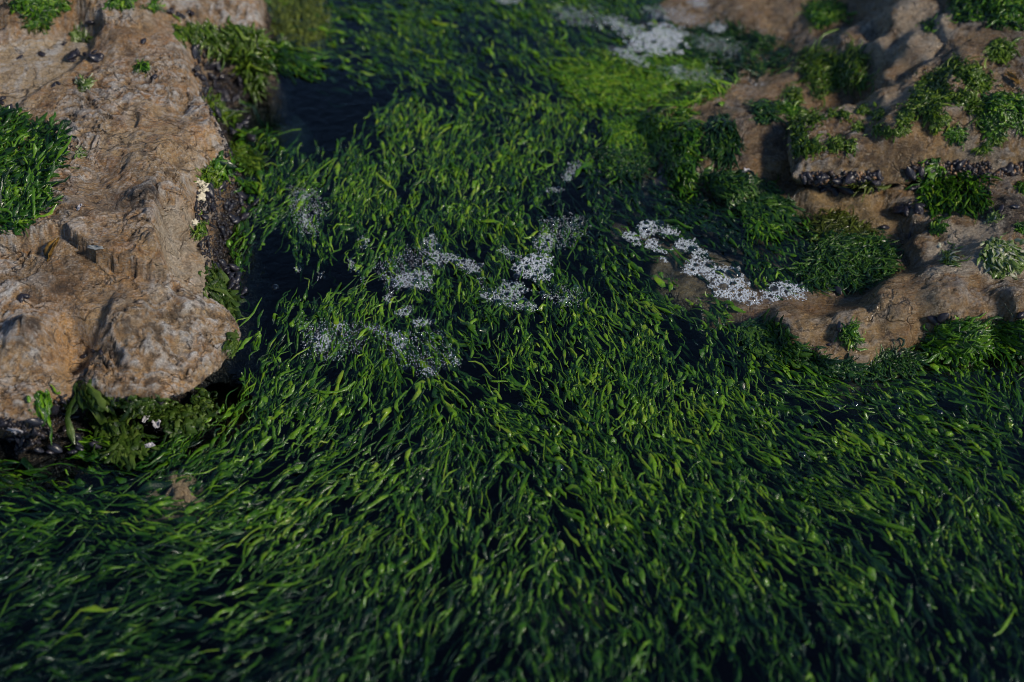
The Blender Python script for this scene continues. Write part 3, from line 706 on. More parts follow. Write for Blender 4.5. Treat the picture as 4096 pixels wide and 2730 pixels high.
def tone(u, v, x, y):
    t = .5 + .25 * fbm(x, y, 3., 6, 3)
    dark = .45 * sstep(900, 100, u) * sstep(1600, 2100, v) + .5 * sstep(2000, 2750, v) + np.exp(-((u - 2800) / 420) ** 2 - ((v - 880) / 190) ** 2) + .7 * np.exp(-((u - 2350) / 300) ** 2 - ((v - 800) / 120) ** 2)  # dark weed zones; lens vignetting painted in as darker bottom and left corner
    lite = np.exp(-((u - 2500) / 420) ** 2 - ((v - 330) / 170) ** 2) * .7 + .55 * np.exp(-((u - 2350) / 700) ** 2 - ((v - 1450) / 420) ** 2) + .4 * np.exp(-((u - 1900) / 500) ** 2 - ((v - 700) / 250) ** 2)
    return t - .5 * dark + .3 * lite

bed = obj('seaweed_bed', None, label='broad bed of green ribbon seaweed floating across the dark pool', cat='seaweed')
def make_bed(N, depth, name, Lm, Wm, mat, lock=6):
    x, y, th, u, v, g = bed_candidates(N, lock)
    n_ = len(x)
    th = th + rng.normal(0, .12, n_) + math.pi * (rng.uniform(size=n_) < .15)
    L = np.clip(Lm * np.exp(.45 * rng.normal(size=n_)), .012, .13)
    W = np.clip(Wm * np.exp(.5 * rng.normal(size=n_)), .0012, .011)
    cx, cy, ang, s = frond_centre(np.c_[x, y], th, L, rng.normal(0, .65, n_), rng.normal(0, .34, n_))
    dry = gz(cx, cy).max(1) < .004
    x, y, u, v, L, W, cx, cy, ang = (q[dry] for q in (x, y, u, v, L, W, cx, cy, ang)); n_ = len(x)
    lo, hi = depth
    zt = np.where(rng.uniform(size=n_) < .42, rng.uniform(-.005, .003, n_), rng.uniform(lo, hi, n_)) if hi > -.004 else rng.uniform(lo, hi, n_)
    # fronds sunk deeper at bottom and corners to darken them like lens vignetting
    sink = .014 * sstep(2000, 2750, v) + .018 * sstep(1000, 100, u) * sstep(1700, 2200, v) + .010 * sstep(3400, 4100, u) * sstep(1900, 2600, v)
    zt = zt - sink * rng.uniform(0, 2, n_)
    zz = zt[:, None] - (.4 * L)[:, None] * np.clip(.45 - s[None], 0, 1) ** 1.3 * rng.uniform(.2, 1.4, n_)[:, None] + (.0018 + .0022 * rng.uniform(size=n_))[:, None] * np.sin(s[None] * 6 + rng.uniform(0, 6, n_)[:, None])
    zz = np.maximum(zz, gz(cx, cy) + .002)
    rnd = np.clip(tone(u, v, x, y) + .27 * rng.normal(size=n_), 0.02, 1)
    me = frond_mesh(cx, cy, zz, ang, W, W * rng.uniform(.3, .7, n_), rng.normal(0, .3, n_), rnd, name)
    return obj(name, me, mat, bed, kind='stuff')
make_bed(2400, (-.08, -.016), 'frond_undergrowth', .045, .0052, M['weed_dark'], 5)
make_bed(15000, (-.020, .0015), 'frond_mass', .028, .0034, M['weed'], 6)
make_bed(5000, (-.012, .002), 'strand_mass', .044, .0017, M['weed'], 6)
make_bed(6000, (-.012, .002), 'loose_fronds', .020, .0044, M['weed'], 1)
# the largest single fronds
x, y, th, u, v, g = bed_candidates(1500)
edge_z = np.max([gz(x + .05 * math.cos(q), y + .05 * math.sin(q)) for q in np.linspace(0, 6.28, 9)], 0)
vis = np.where((edge_z < -.004) & (u > 0) & (u < 4096) & (v > 0) & (v < 2730))[0][:300]
for i in vis:
    one = np.array([i])
    L = np.array([np.clip(.038 * math.exp(.35 * rng.normal()), .022, .08)]); W = np.array([np.clip(.0046 * math.exp(.25 * rng.normal()), .003, .0075)])
    cx, cy, ang, s = frond_centre(np.c_[x[one], y[one]], th[one] + rng.normal(0, .35), L, rng.normal(0, .9, 1), rng.normal(0, .25, 1))
    zz = rng.uniform(-.001, .004) - .012 * np.clip(.35 - s[None], 0, 1) + .002 * np.sin(s[None] * 5 + rng.uniform(0, 6))
    zz = np.maximum(zz, gz(cx, cy) + .003)
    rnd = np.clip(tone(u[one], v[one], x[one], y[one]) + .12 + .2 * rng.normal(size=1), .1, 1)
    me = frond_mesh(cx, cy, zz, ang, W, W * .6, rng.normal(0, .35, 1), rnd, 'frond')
    obj('frond', me, M['weed'], bed)

# ------------------------------------------------------------------ weed clumps on the rocks
def px_sample(poly, n_):
    poly = np.array(poly, float); lo, hi = poly.min(0), poly.max(0)
    out = np.zeros((0, 2))
    while len(out) < n_:
        q = rng.uniform(lo, hi, (n_ * 3, 2)); q = q[in_poly(q[:, 0], q[:, 1], poly)]
        out = np.r_[out, q]
    return out[:n_]
def clump(poly, n_, ang, L, W, thick, mat, label, spread=.6, curl=.9, name='seaweed_clump', group=None, drape=0.0, bias=.0):
    """short matted fronds rooted on whatever rock lies under a patch of the view"""
    if spread >= .75: n_, spread, W = int(n_ * 2.1), 1.0, W * .5
    else: W, L, n_ = W * .68, L * .85, int(n_ * 1.15)
    thick = thick * .36
    q = px_sample(poly, n_ * 2)
    if n_ > 60:
        q = q[fbm(q[:, 0], q[:, 1], 3., 1 / 45., 3) + .3 * rng.normal(size=len(q)) > -.12]
    q = q[:n_]; n_ = len(q)
    q = q + rng.normal(0, 1, q.shape) * np.where(rng.uniform(size=(n_, 1)) < .12, 16, 3)
    dist = poly_dist(q[:, 0], q[:, 1], poly)[0]
    span = max(np.ptp(np.array(poly)[:, 0]), np.ptp(np.array(poly)[:, 1]))
    dome = np.clip(dist / (span * .22), 0, 1) ** .6
    B_, TH = [], []
    e = 10
    a = math.radians(ang)
    nrm = []
    for (uu, vv) in q:
        p, nn, wet_ = hit(uu, vv)
        aa = a + rng.normal(0, spread)
        t = Vector(P(uu + e * math.cos(aa), vv - e * math.sin(aa), p.z)) - p
        t = t - nn * t.dot(nn); 
        if t.length < 1e-6: t = Vector((1, 0, 0))
        B_.append(p); TH.append(t.normalized()); nrm.append(nn)
    B_, TH, NR = np.array(B_), np.array(TH), np.array(nrm)
    matted = spread >= .75
    if matted: L, curl = L * .75, 1.9
    Ls = np.clip(L * np.exp(.35 * rng.normal(size=n_)), .006, .12); Ws = np.clip(W * np.exp(.35 * rng.normal(size=n_)), .0012, .02)
    s = np.linspace(0, 1, K)
    side = np.cross(NR, TH)
    cu = rng.normal(0, curl, n_); wg = rng.normal(0, .55, n_); ph = rng.uniform(0, 6.28, n_)
    pos = B_ + NR * (thick * dome * rng.uniform(.0, 1, n_))[:, None] + NR * .001
    C = np.empty((n_, K, 3)); A = np.empty((n_, K, 3)); cur = pos.copy()
    for k in range(K):
        an = cu * (s[k] - .2) + wg * np.sin(s[k] * 6.5 + ph)
        d = TH * np.cos(an)[:, None] + side * np.sin(an)[:, None]
        C[:, k] = cur; A[:, k] = np.cross(NR, d)
        cur = cur + d * (Ls / (K - 1))[:, None]
        cur[:, 2] -= drape * Ls / (K - 1)
    arch = np.sin(s * math.pi)[None, :, None] * NR[:, None] * (rng.uniform(.0, .14 if matted else .10, n_) * Ls)[:, None, None]
    C = C + arch
    g = gz(C[..., 0], C[..., 1])
    C[..., 2] = np.where((g > C[..., 2]) & (g - C[..., 2] < .02), g + .0015, C[..., 2])
    okf = (np.abs(np.diff(C[..., 2], axis=1)).max(1) < .012) | (drape > 0)
    md = np.median(B_, 0); okf &= np.linalg.norm(B_ - md, axis=1) < 2.6 * np.median(np.linalg.norm(B_ - md, axis=1)) + .01
    C, A, NR, Ws, Ls, dome = C[okf], A[okf], NR[okf], Ws[okf], Ls[okf], dome[okf]
    N = len(C)
    base = np.interp(s, [0, .2, .55, .85, 1], [.4, .75, 1, .8, .25])
    w = Ws[:, None] * base[None] * np.clip(1 + .3 * rng.normal(size=(N, K)), .5, 1.7) * .5
    t = w * rng.uniform(.3, .6, N)[:, None]
    r = rng.normal(0, .6 if matted else .4, N)[:, None] + .45 * rng.normal(size=(N, K))
    NRk = NR[:, None]
    av = (A * np.cos(r)[..., None] + NRk * np.sin(r)[..., None]) * w[..., None]
    bv = (NRk * np.cos(r)[..., None] - A * np.sin(r)[..., None]) * t[..., None]
    V = np.stack([C + av - bv, C + bv, C - av - bv], 2).reshape(-1, 3)
    F = (np.arange(N)[:, None, None] * (K * 3) + FR_CL[None]).reshape(-1, 4)
    rn = np.clip((.45 + bias + .25 * rng.normal(size=N) + .2 * (dome - .5))[:, None] + .1 * rng.normal(size=(N, K)), .02, 1)
    return obj(name, mesh_np(name, V, F, True, {'rnd': np.repeat(rn.ravel(), 3)}), mat, label=label, cat='seaweed', group=group)
def ell(u, v, ru, rv, n_=14, rough=.18):
    a = np.linspace(0, 6.283, n_, endpoint=False); k = 1 + rough * rng.normal(size=n_)
    return list(zip(u + ru * k * np.cos(a), v + rv * k * np.sin(a)))
G, D_, BR, OL = M['weed'], M['weed_dark'], M['weed_bright'], M['weed_olive']
# on and round the left boulder
clump([(-120, 455), (60, 460), (120, 500), (245, 545), (230, 600), (240, 640), (200, 690), (170, 720), (170, 790), (160, 850), (90, 910), (-120, 930)], 1900, 15, .028, .0065, .016, G, 'large shaggy green weed mat at the left edge, lying on the tan boulder', .55, .8, bias=-.15)
clump([(690, 95), (760, 85), (860, 95), (1000, 100), (1080, 130), (1120, 200), (1060, 250), (1030, 330), (1010, 400), (980, 330), (930, 250), (860, 190), (780, 150), (700, 150)], 1000, -50, .024, .006, .016, BR, 'bright green weed draped over the dark mussel bank, sloping down to the open water', .35, .6, drape=.3)
clump([(1070, 150), (1130, 180), (1240, 240), (1235, 290), (1150, 280), (1060, 250)], 340, -28, .045, .006, .01, G, 'green weed tongue trailing off the mussel bank into the pool', .25, .5, bias=-.1)
clump([(1075, -60), (1290, -60), (1310, 40), (1300, 130), (1240, 185), (1170, 170), (1090, 110)], 800, -75, .035, .006, .02, OL, 'olive green weed curtain hanging at the top edge beside the open water', .25, .4, drape=.3)
clump([(775, 385), (830, 385), (890, 420), (920, 460), (900, 490), (850, 455), (800, 425)], 170, -25, .028, .005, .012, BR, 'narrow bright weed tuft lying along the edge between the boulder and mussels', .6)
clump([(850, 605), (930, 575), (1000, 610), (1025, 650), (985, 680), (930, 640)], 230, -35, .024, .006, .012, BR, 'weed tuft with thick fronds on the mussel bank, upper one of a pair', .35, .4)
clump([(840, 640), (880, 620), (950, 680), (1010, 740), (990, 755), (900, 700)], 170, -38, .030, .008, .012, G, 'thick dark green weed strands lying diagonally over the mussels, lower one of a pair', .2, .3)
clump([(800, 680), (850, 660), (880, 690), (870, 745), (815, 730)], 110, -60, .022, .006, .01, BR, 'small bright weed tuft in the notch of the boulder edge', .8)
clump([(785, 890), (815, 880), (820, 920), (795, 945), (780, 920)], 60, -80, .016, .005, .008, BR, 'tiny bright weed tuft on the boulder rim above the gravel', .8)
clump([(815, 1065), (860, 1065), (890, 1110), (885, 1140), (930, 1190), (940, 1250), (905, 1270), (870, 1210), (825, 1150)], 190, -55, .026, .011, .012, M['weed_sheet'], 'strip of broad bright fronds between the boulder and black mussels', .6, .6, drape=.2)
clump([(900, 1330), (945, 1340), (950, 1390), (920, 1400)], 40, -60, .02, .010, .006, M['weed_sheet'], 'small weed tuft tucked under the boulder\'s pointed tip', .6)
clump([(295, 1535), (350, 1535), (420, 1610), (470, 1700), (490, 1790), (440, 1800), (400, 1720), (320, 1620)], 190, -60, .032, .012, .012, M['weed_sheet'], 'long tongue of broad green fronds hanging below the front of the left boulder', .4, .6, drape=.3)
clump([(140, 1565), (200, 1560), (212, 1620), (190, 1650), (140, 1620)], 90, -80, .024, .009, .01, G, 'dark green weed tuft in the hollow under the left boulder', .4, drape=.4)
clump([(640, 1620), (700, 1615), (750, 1640), (790, 1600), (840, 1560), (860, 1620), (800, 1700), (720, 1720), (650, 1690)], 190, -120, .022, .013, .014, M['weed_sheet'], 'crumpled translucent fronds under the boulder overhang near the white shells', .9, .9)
clump([(450, 1600), (640, 1590), (660, 1640), (560, 1660), (460, 1640)], 130, -90, .018, .010, .008, M['weed_sheet'], 'low olive fringe of fronds close under the boulder\'s front edge', .8, .9, bias=-.15)
clump([(540, 1690), (580, 1720), (600, 1790), (500, 1830), (440, 1800), (480, 1720)], 120, -100, .026, .010, .01, M['weed_sheet'], 'green fronds trailing into water below the coloured grit', .6, .8, bias=-.1)
for (uu, vv, r_, lb) in [(150, 12, 100, 'dark green weed tuft at the top edge above the left boulder\'s ledge'), (485, 5, 45, 'small green weed tuft at the top edge over pale rock'), (150, 82, 26, 'tiny weed tuft on the back ledge, upper of two'), (612, 18, 14, 'tiny weed sprig on pale rock near the top'), (565, 262, 14, 'single tiny bright weed sprig in the middle of the boulder top'), (195, 800, 18, 'tiny dark weed sprig beside the shaggy weed mat')]:
    clump(ell(uu, vv, r_, r_ * .55), max(26, int(r_ * 2.6)), -70, .018, .005, .010, G, lb, 1.2)
clump(ell(320, 165, 38, 14), 60, 20, .022, .007, .008, M['weed_pale'], 'bleached pale weed tuft beside the black mussel cluster on the boulder top', .8)
clump(ell(325, 345, 26, 10), 40, 20, .018, .006, .006, M['weed_pale'], 'bleached pale weed scrap on the rim of the boulder\'s shallow pool', .8)
clump(ell(145, 92, 30, 14), 40, -40, .018, .005, .008, OL, 'tiny weed tuft on the back ledge, lower of two', 1.0)
clump(ell(322, 610, 10, 16), 26, -80, .014, .005, .006, M['weed_pale'], 'tiny pale weed scrap on the boulder above the round puddle', .8)
# upper right
clump([(3800, -60), (3870, -60), (4160, -50), (4160, 130), (4060, 110), (3980, 100), (3900, 60), (3830, 80), (3800, 40)], 900, -40, .024, .006, .022, G, 'dark green weed mat in the top right corner', .9)
clump(ell(4000, 202, 48, 34), 260, -60, .018, .006, .018, BR, 'rounded green weed tuft on the boulder below the corner mat', 1.1)
clump([(3770, 258), (3800, 250), (3850, 265), (3900, 275), (3945, 320), (3950, 355), (3900, 350), (3860, 320), (3820, 300), (3780, 285)], 420, -30, .018, .006, .016, BR, 'upper arching arm of the sprawling weed patch on the right boulder', 1.1)
clump([(3700, 305), (3760, 290), (3790, 330), (3780, 370), (3860, 365), (3920, 420), (3920, 455), (3860, 420), (3800, 400), (3760, 440), (3790, 480), (3750, 490), (3700, 450), (3640, 430), (3650, 370)], 900, -50, .018, .006, .02, BR, 'broad left part of the sprawling weed patch on the right boulder', 1.1)
clump([(3595, 450), (3640, 425), (3650, 460), (3630, 500), (3600, 495)], 160, -80, .016, .006, .014, BR, 'low left end of the sprawling weed patch, nearest the boulder\'s flat face', 1.1)
clump([(3920, 375), (3990, 375), (4060, 390), (4160, 400), (4160, 510), (4080, 520), (4050, 480), (4000, 470), (4005, 530), (3970, 545), (3920, 490), (3900, 470), (3950, 430)], 900, -50, .018, .006, .02, G, 'right arm of the sprawling weed patch, running off the picture edge', 1.1)
clump([(3163, 470), (3200, 452), (3270, 452), (3270, 475), (3215, 500), (3200, 540), (3215, 565), (3270, 570), (3290, 590), (3240, 610), (3180, 605), (3165, 540)], 520, -70, .018, .006, .016, BR, 'C-shaped bright weed clump on the overhanging boulder\'s left corner', 1.1)
clump([(3310, 565), (3355, 555), (3362, 580), (3320, 592)], 90, -20, .015, .005, .012, BR, 'small bright weed tuft just right of the C-shaped clump', 1.1)
for (uu, vv, ru, rv, lb) in [(3400, 577, 17, 20, 'small round weed tuft on the boulder face right of the C-shaped clump'), (3325, 455, 16, 12, 'small weed tuft on the boulder rim, first right of the C-shaped clump\'s top'), (3372, 458, 12, 9, 'tiny weed tuft on the boulder rim, second right of the C-shaped clump\'s top'),
                         (3450, 437, 22, 16, 'bright weed tuft on the boulder rim, left of a joined pair'), (3505, 455, 18, 20, 'bright weed tuft on the boulder rim, right of a joined pair'), (3425, 512, 17, 18, 'small weed tuft in the middle of the boulder\'s upper face'), (3505, 515, 9, 8, 'tiny weed dot left of the flat weed tuft on the boulder'),
                         (3548, 520, 26, 10, 'flat wide weed tuft in the middle of the boulder'), (3610, 516, 24, 10, 'flat weed tuft under the sprawling patch\'s left end'), (3825, 535, 34, 20, 'pale green weed tuft on the boulder above the mussel nest'), (3933, 592, 15, 14, 'small dark weed tuft on the boulder\'s right face'),
                         (3985, 558, 10, 8, 'tiny weed dot below the sprawling patch\'s right arm'), (3740, 510, 8, 6, 'tiny weed dot below the sprawling patch\'s broad left part'), (3712, 108, 24, 20, 'small dark weed tuft on the pale rock shoulder near the top right')]:
    clump(ell(uu, vv, ru, rv), int(30 + ru * rv * .14), -70, .013, .005, .010, BR if rv != 20 or uu < 3600 else G, lb, 1.2)
clump([(3220, 30), (3260, 10), (3330, 5), (3385, 20), (3380, 60), (3320, 80), (3290, 105), (3240, 90)], 360, -60, .024, .005, .018, G, 'green weed clump near the top edge beside white froth', .9)
clump([(3190, 215), (3240, 195), (3300, 240), (3350, 245), (3430, 205), (3440, 240), (3420, 280), (3450, 320), (3430, 350), (3340, 340), (3330, 360), (3250, 370), (3215, 320), (3200, 280)], 520, -20, .035, .0045, .022, BR, 'loose loopy bright weed clump in the rocky dip at the upper right', 1.2, 1.6)
clump([(3020, 410), (3070, 395), (3090, 420), (3080, 470), (3040, 485), (3018, 450)], 170, -85, .024, .005, .014, D_, 'dark green weed tuft on the brown slope, left of two neighbours', .7)
clump([(3090, 420), (3150, 405), (3185, 425), (3170, 450), (3100, 450)], 150, -40, .022, .005, .012, G, 'green weed tuft on the brown slope, right of two neighbours', .9)
clump([(2830, 480), (2880, 455), (2940, 480), (2945, 560), (2930, 630), (2870, 630), (2820, 590)], 420, -85, .034, .005, .018, D_, 'dark hanging weed clump on brown rock between pool and boulder', .4, .6)
clump(ell(3170, 372, 26, 24), 110, -70, .02, .005, .012, BR, 'small bright weed tuft just below the loose loopy clump', 1.0)
clump([(2660, 560), (2720, 490), (2790, 480), (2790, 530), (2780, 600), (2770, 690), (2740, 760), (2690, 720), (2650, 640)], 700, -75, .030, .006, .02, G, 'upright tangle of weed strands at the pool\'s right bank below the yellow mat', .4, .8)
clump([(2400, 480), (2600, 440), (2740, 430), (2750, 480), (2680, 560), (2600, 600), (2500, 620), (2420, 580)], 900, -60, .030, .005, .010, M['weed'], 'yellow-green weed fan spreading on the pool\'s right bank', .6, .8, bias=.2)
clump([(2200, 280), (2400, 240), (2650, 250), (2850, 270), (2960, 330), (2900, 390), (2750, 430), (2550, 440), (2350, 420)], 1500, 148, .034, .005, .008, M['weed'], 'yellow-green weed mat streaming over the bank below the large froth', .5, .8, bias=.3)
clump([(2750, 120), (3000, 130), (3180, 180), (3180, 270), (3050, 310), (2850, 270), (2700, 200)], 800, 150, .035, .004, .012, D_, 'dark thin weed mat mixed with froth near the top right', .7, .9)
clump([(2380, 590), (2560, 560), (2640, 640), (2560, 700), (2420, 690)], 420, -70, .022, .005, .014, D_, 'dark weed patch between the fan and the foam line', .8, .9)
# on the ledge
clump([(3680, 720), (3720, 690), (3790, 700), (3860, 680), (3930, 700), (3945, 780), (3920, 830), (3850, 840), (3780, 820), (3720, 840), (3690, 780)], 900, -80, .034, .005, .026, G, 'shaggy green weed tuft hanging over the mussel nest under the boulder', .5, .7)
clump([(3710, 650), (3760, 635), (3785, 665), (3760, 690), (3715, 680)], 120, -80, .02, .006, .012, G, 'small weed tuft in the gap right under the boulder\'s brow', .6)
clump([(3420, 725), (3480, 715), (3505, 740), (3480, 765), (3425, 760)], 120, -80, .02, .005, .012, OL, 'small olive weed tuft among the mussels below the overhang', .6)
clump([(3945, 960), (3990, 950), (4040, 990), (4075, 1040), (4040, 1060), (3990, 1070), (3945, 1060), (3940, 1000)], 420, -60, .026, .007, .018, M['weed_pale'], 'half bleached white and green weed clump on the dark ledge', .5, .8)
clump([(3760, 1000), (3785, 1010), (3812, 1060), (3800, 1070), (3775, 1040)], 90, -60, .02, .005, .008, M['weed_pale'], 'thin pale weed strand on the white crust beside the half bleached clump', .5)
clump([(3710, 930), (3740, 905), (3755, 915), (3740, 945)], 70, 40, .018, .005, .008, G, 'small green weed sprig on the ledge left of the bleached clump', .7)
clump([(3945, 872), (3985, 862), (3990, 880), (3950, 895)], 40, 20, .014, .005, .006, M['weed_pale'], 'tiny pale weed scrap by the lone mussel on the ledge', .9)
clump([(4065, 890), (4130, 890), (4130, 930), (4070, 920)], 60, -80, .016, .005, .008, G, 'small weed tuft cut by the right picture edge above the crust', .9)
clump([(4065, 730), (4130, 730), (4130, 765), (4070, 760)], 60, -80, .016, .005, .008, G, 'small weed tuft cut by the right picture edge under the boulder', .9)
clump([(3370, 1310), (3400, 1305), (3430, 1345), (3420, 1365), (3380, 1350)], 110, -60, .02, .005, .012, G, 'lone weed tuft with a mussel on the bare brown rock', .9)
clump([(3210, 1080), (3260, 1000), (3280, 950), (3400, 945), (3500, 950), (3560, 1000), (3560, 1080), (3480, 1130), (3380, 1140), (3290, 1120), (3230, 1140)], 1900, -60, .03, .0055, .034, D_, 'round dark green weed clump half out of the shallow water beside the foam', .8, .9, bias=.12)
clump([(3270, 890), (3340, 865), (3440, 920), (3500, 950), (3400, 960), (3280, 960)], 380, 80, .03, .005, .006, OL, 'brownish submerged weed fringe behind the round dark clump', .8, .9, bias=-.2)
clump([(2780, 690), (2950, 690), (3080, 740), (3150, 830), (3140, 900), (3050, 880), (2950, 830), (2850, 780)], 1100, -35, .024, .006, .02, D_, 'dark weed tongue lying along the tan shallow water below the brown rock', .5, .8, bias=.1)
clump([(2960, 860), (3050, 880), (3100, 900), (3080, 940), (3000, 930)], 260, -50, .03, .005, .012, G, 'brighter weed tip at the end of the dark weed tongue', .5, .7)
clump([(2960, 1295), (3060, 1290), (3130, 1330), (3190, 1370), (3200, 1420), (3100, 1430), (3000, 1400), (2950, 1350)], 1000, -35, .022, .006, .020, D_, 'dark weed hummock at the front edge of the bare brown rock', .6, .8, bias=.15)
clump([(3700, 1335), (3760, 1290), (3850, 1285), (3950, 1320), (4000, 1380), (3900, 1430), (3780, 1420), (3680, 1390)], 1000, -30, .024, .0065, .026, G, 'curly green weed hummock at the ledge\'s front edge on the right', .7, 1.0)
clump([(3950, 1290), (4160, 1280), (4160, 1400), (4000, 1400)], 500, -25, .024, .006, .02, G, 'weed fringe along the ledge at the right picture edge', .6, .8)
clump([(3500, 1430), (3640, 1400), (3660, 1450), (3560, 1490), (3480, 1490)], 340, -40, .026, .005, .016, D_, 'dark weed clump in the notch between brown rock and curly hummock', .8)
clump([(3190, 1410), (3380, 1450), (3500, 1480), (3480, 1520), (3300, 1490), (3180, 1450)], 420, -15, .018, .005, .012, D_, 'dark weed fringe along the front edge of the brown rock', .5)

# ------------------------------------------------------------------ mussels and grit
def mussel_mesh(name, fat, seed):
    nu, nv = 12, 9
    r = np.random.default_rng(seed)
    V = []
    for j in range(nv):
        s = j / (nv - 1)
        wid = .27 * math.sin(math.pi * min(1, s ** .75)) ** .7 * (0.75 + .45 * s) if 0 < j < nv - 1 else .002
        hgt = fat * math.sin(math.pi * s ** .62) ** .8 if 0 < j < nv - 1 else .002
        bend = .06 * math.sin(math.pi * s)
        for i in range(nu):
            a = 2 * math.pi * i / nu
            seam = 1 + .10 * (abs(math.cos(a)) > .98)
            V.append((s - .5, bend + wid * math.cos(a) * seam, hgt * math.sin(a) * (abs(math.sin(a)) ** .2 if math.sin(a) else 1)))
    i = np.arange(nu * nv).reshape(nv, nu); j = np.roll(i, -1, 1)
    f = np.stack([i[:-1], j[:-1], j[1:], i[1:]], -1).reshape(-1, 4)
    return mesh_np(name, np.array(V), f, True)
MUS = [mussel_mesh('mussel', .17 + .03 * k, k) for k in range(3)]
def mussel(u, v, size, label, group=None, up=None, lift=.25):
    p, nn, wet_ = hit(u, v)
    o = obj('mussel', MUS[rng.integers(3)], M['mussel'], label=label, cat='mussel', group=group)
    d = Vector(rng.normal(size=3)); d = d - nn * d.dot(nn) * (.6 if up is None else up); d.normalize()
    s_ = nn.cross(d); s_.normalize(); w = d.cross(s_)
    R = Matrix((d, s_, w)).transposed().to_4x4()
    o.matrix_world = Matrix.Translation(p + nn * size * lift * .6) @ R @ Matrix.Rotation(rng.uniform(-.6, .6), 4, 'X') @ Matrix.Scale(size, 4)
    return o
def mussels(poly, n_, size, label, group):
    for (uu, vv) in px_sample(poly, n_):
        mussel(uu, vv, size * math.exp(.32 * rng.normal()), label, group)
mussels([(765, 200), (800, 180), (900, 260), (960, 320), (1000, 430), (1020, 540), (1010, 600), (920, 545), (855, 445), (800, 340), (770, 290)], 60, .0175, 'small black mussel on the bank beside the upper left boulder edge', 'mussels on the bank above the thick weed strands')
mussels([(880, 700), (980, 760), (1030, 680), (1045, 780), (1000, 880), (900, 960), (830, 1000), (800, 900), (800, 780)], 34, .0165, 'small dark mussel in the gritty bank beside the boulder\'s notch', 'mussels in the gritty bank beside the notch')
mussels([(850, 1030), (940, 1060), (990, 1160), (960, 1240), (930, 1180), (880, 1090)], 20, .017, 'glossy black mussel at the waterline near the boulder\'s pointed tip', 'mussels at the waterline near the tip')
mussels([(10, 1680), (130, 1690), (230, 1600), (290, 1580), (330, 1680), (400, 1800), (300, 1840), (100, 1800), (10, 1770)], 34, .017, 'dark mussel in the shadow below the left boulder\'s front', 'mussels in shadow below the left boulder')
mussels([(3195, 692), (3330, 700), (3400, 708), (3520, 700), (3530, 715), (3500, 745), (3440, 765), (3370, 780), (3260, 755), (3205, 725)], 40, .019, 'black mussel packed in the dark gap under the overhanging boulder', 'mussels under the overhang')
mussels([(3650, 665), (3700, 650), (3730, 680), (3700, 720), (3690, 790), (3650, 780), (3630, 720)], 14, .018, 'black mussel at the left rim of the weedy mussel nest', 'mussels left of the nest')
mussels([(3800, 650), (3900, 660), (3960, 690), (3960, 720), (3880, 700), (3800, 690)], 16, .015, 'dark mussel at the top of the weedy mussel nest', 'mussels on top of the nest')
mussels([(3590, 820), (3640, 795), (3680, 820), (3680, 850), (3620, 870), (3595, 850)], 10, .019, 'black mussel in the small ring-shaped cluster below the nest', 'ring-shaped mussel cluster')
mussels([(3980, 690), (4060, 660), (4130, 640), (4130, 680), (4020, 700)], 10, .016, 'black mussel wedged under the boulder at the right picture edge', 'mussels at the right edge')
mussels([(290, 215), (330, 195), (400, 205), (408, 235), (370, 262), (320, 255), (285, 250)], 16, .017, 'black mussel in the tight cluster by the shallow pool on the boulder', 'mussel cluster on the boulder top')
mussels([(0, 395), (30, 385), (55, 430), (30, 450), (-20, 450)], 5, .017, 'dark mussel at the left edge by the shallow pool', 'mussels by the pool at the left edge')
mussels([(3500, 1425), (3560, 1440), (3600, 1400), (3640, 1410), (3560, 1470), (3490, 1460)], 7, .011, 'tiny dark mussel at the foot of the brown rock by the weed notch', 'tiny mussels by the weed notch')
mussels([(640, 45), (700, 40), (780, 50), (760, 68), (660, 66)], 7, .014, 'dark mussel on the pale back ledge near the top', 'mussels on the back ledge')
for (uu, vv, sz, lb) in [(4000, 842, .022, 'lone oval black mussel on the ledge under the boulder'), (4060, 830, .018, 'open-looking black mussel near the right edge, beside the lone oval one'), (3540, 915, .017, 'lone dark mussel in the shallows above the round weed clump'), (3640, 945, .016, 'dark mussel on the ledge between round clump and crust'),
                         (3350, 1168, .022, 'brown mussel lying at the rim of the shallows below the round clump'), (3395, 1168, .016, 'small mussel next to the brown one below the round clump'), (3735, 1283, .024, 'black mussel on the ledge\'s front edge, left of a pair'), (3775, 1270, .024, 'black mussel on the ledge\'s front edge, right of a pair'),
                         (3360, 1310, .020, 'black mussel attached to the lone weed tuft on brown rock'), (3315, 1380, .010, 'tiny mussel on the bare brown rock'), (4090, 1262, .020, 'striped mussel at the right edge on the brown slab'), (2905, 1228, .011, 'tiny dark mussel on brown rock below the foam'), (3950, 1275, .010, 'tiny mussel on the slab near the curly hummock'),
                         (85, 1195, .017, 'broken black mussel on the left boulder, lying near its left edge'), (105, 1186, .013, 'second piece of broken mussel on the left boulder'), (168, 222, .018, 'lone mussel in the shallow pool on the boulder'), (360, 90, .02, 'lone mussel on the back ledge of the boulder'), (235, 335, .012, 'small mussel at the pool\'s near rim, right of two'), (215, 342, .012, 'small mussel at the pool\'s near rim, left of two'),
                         (260, 178, .015, 'dark mussel at the pool\'s far rim'), (80, 232, .015, 'dark mussel under the back ledge by the pool'), (618, 310, .015, 'lone mussel on the boulder top near its upper right edge'), (575, 168, .016, 'lone mussel on the boulder top left of the bright draped weed'), (335, 1425, .012, 'small mussel in the crescent crack, left end'), (372, 1404, .012, 'small mussel in the crescent crack, middle'), (408, 1412, .012, 'small mussel in the crescent crack, right end')]:
    mussel(uu, vv, sz, lb, up=1.0, lift=.18)
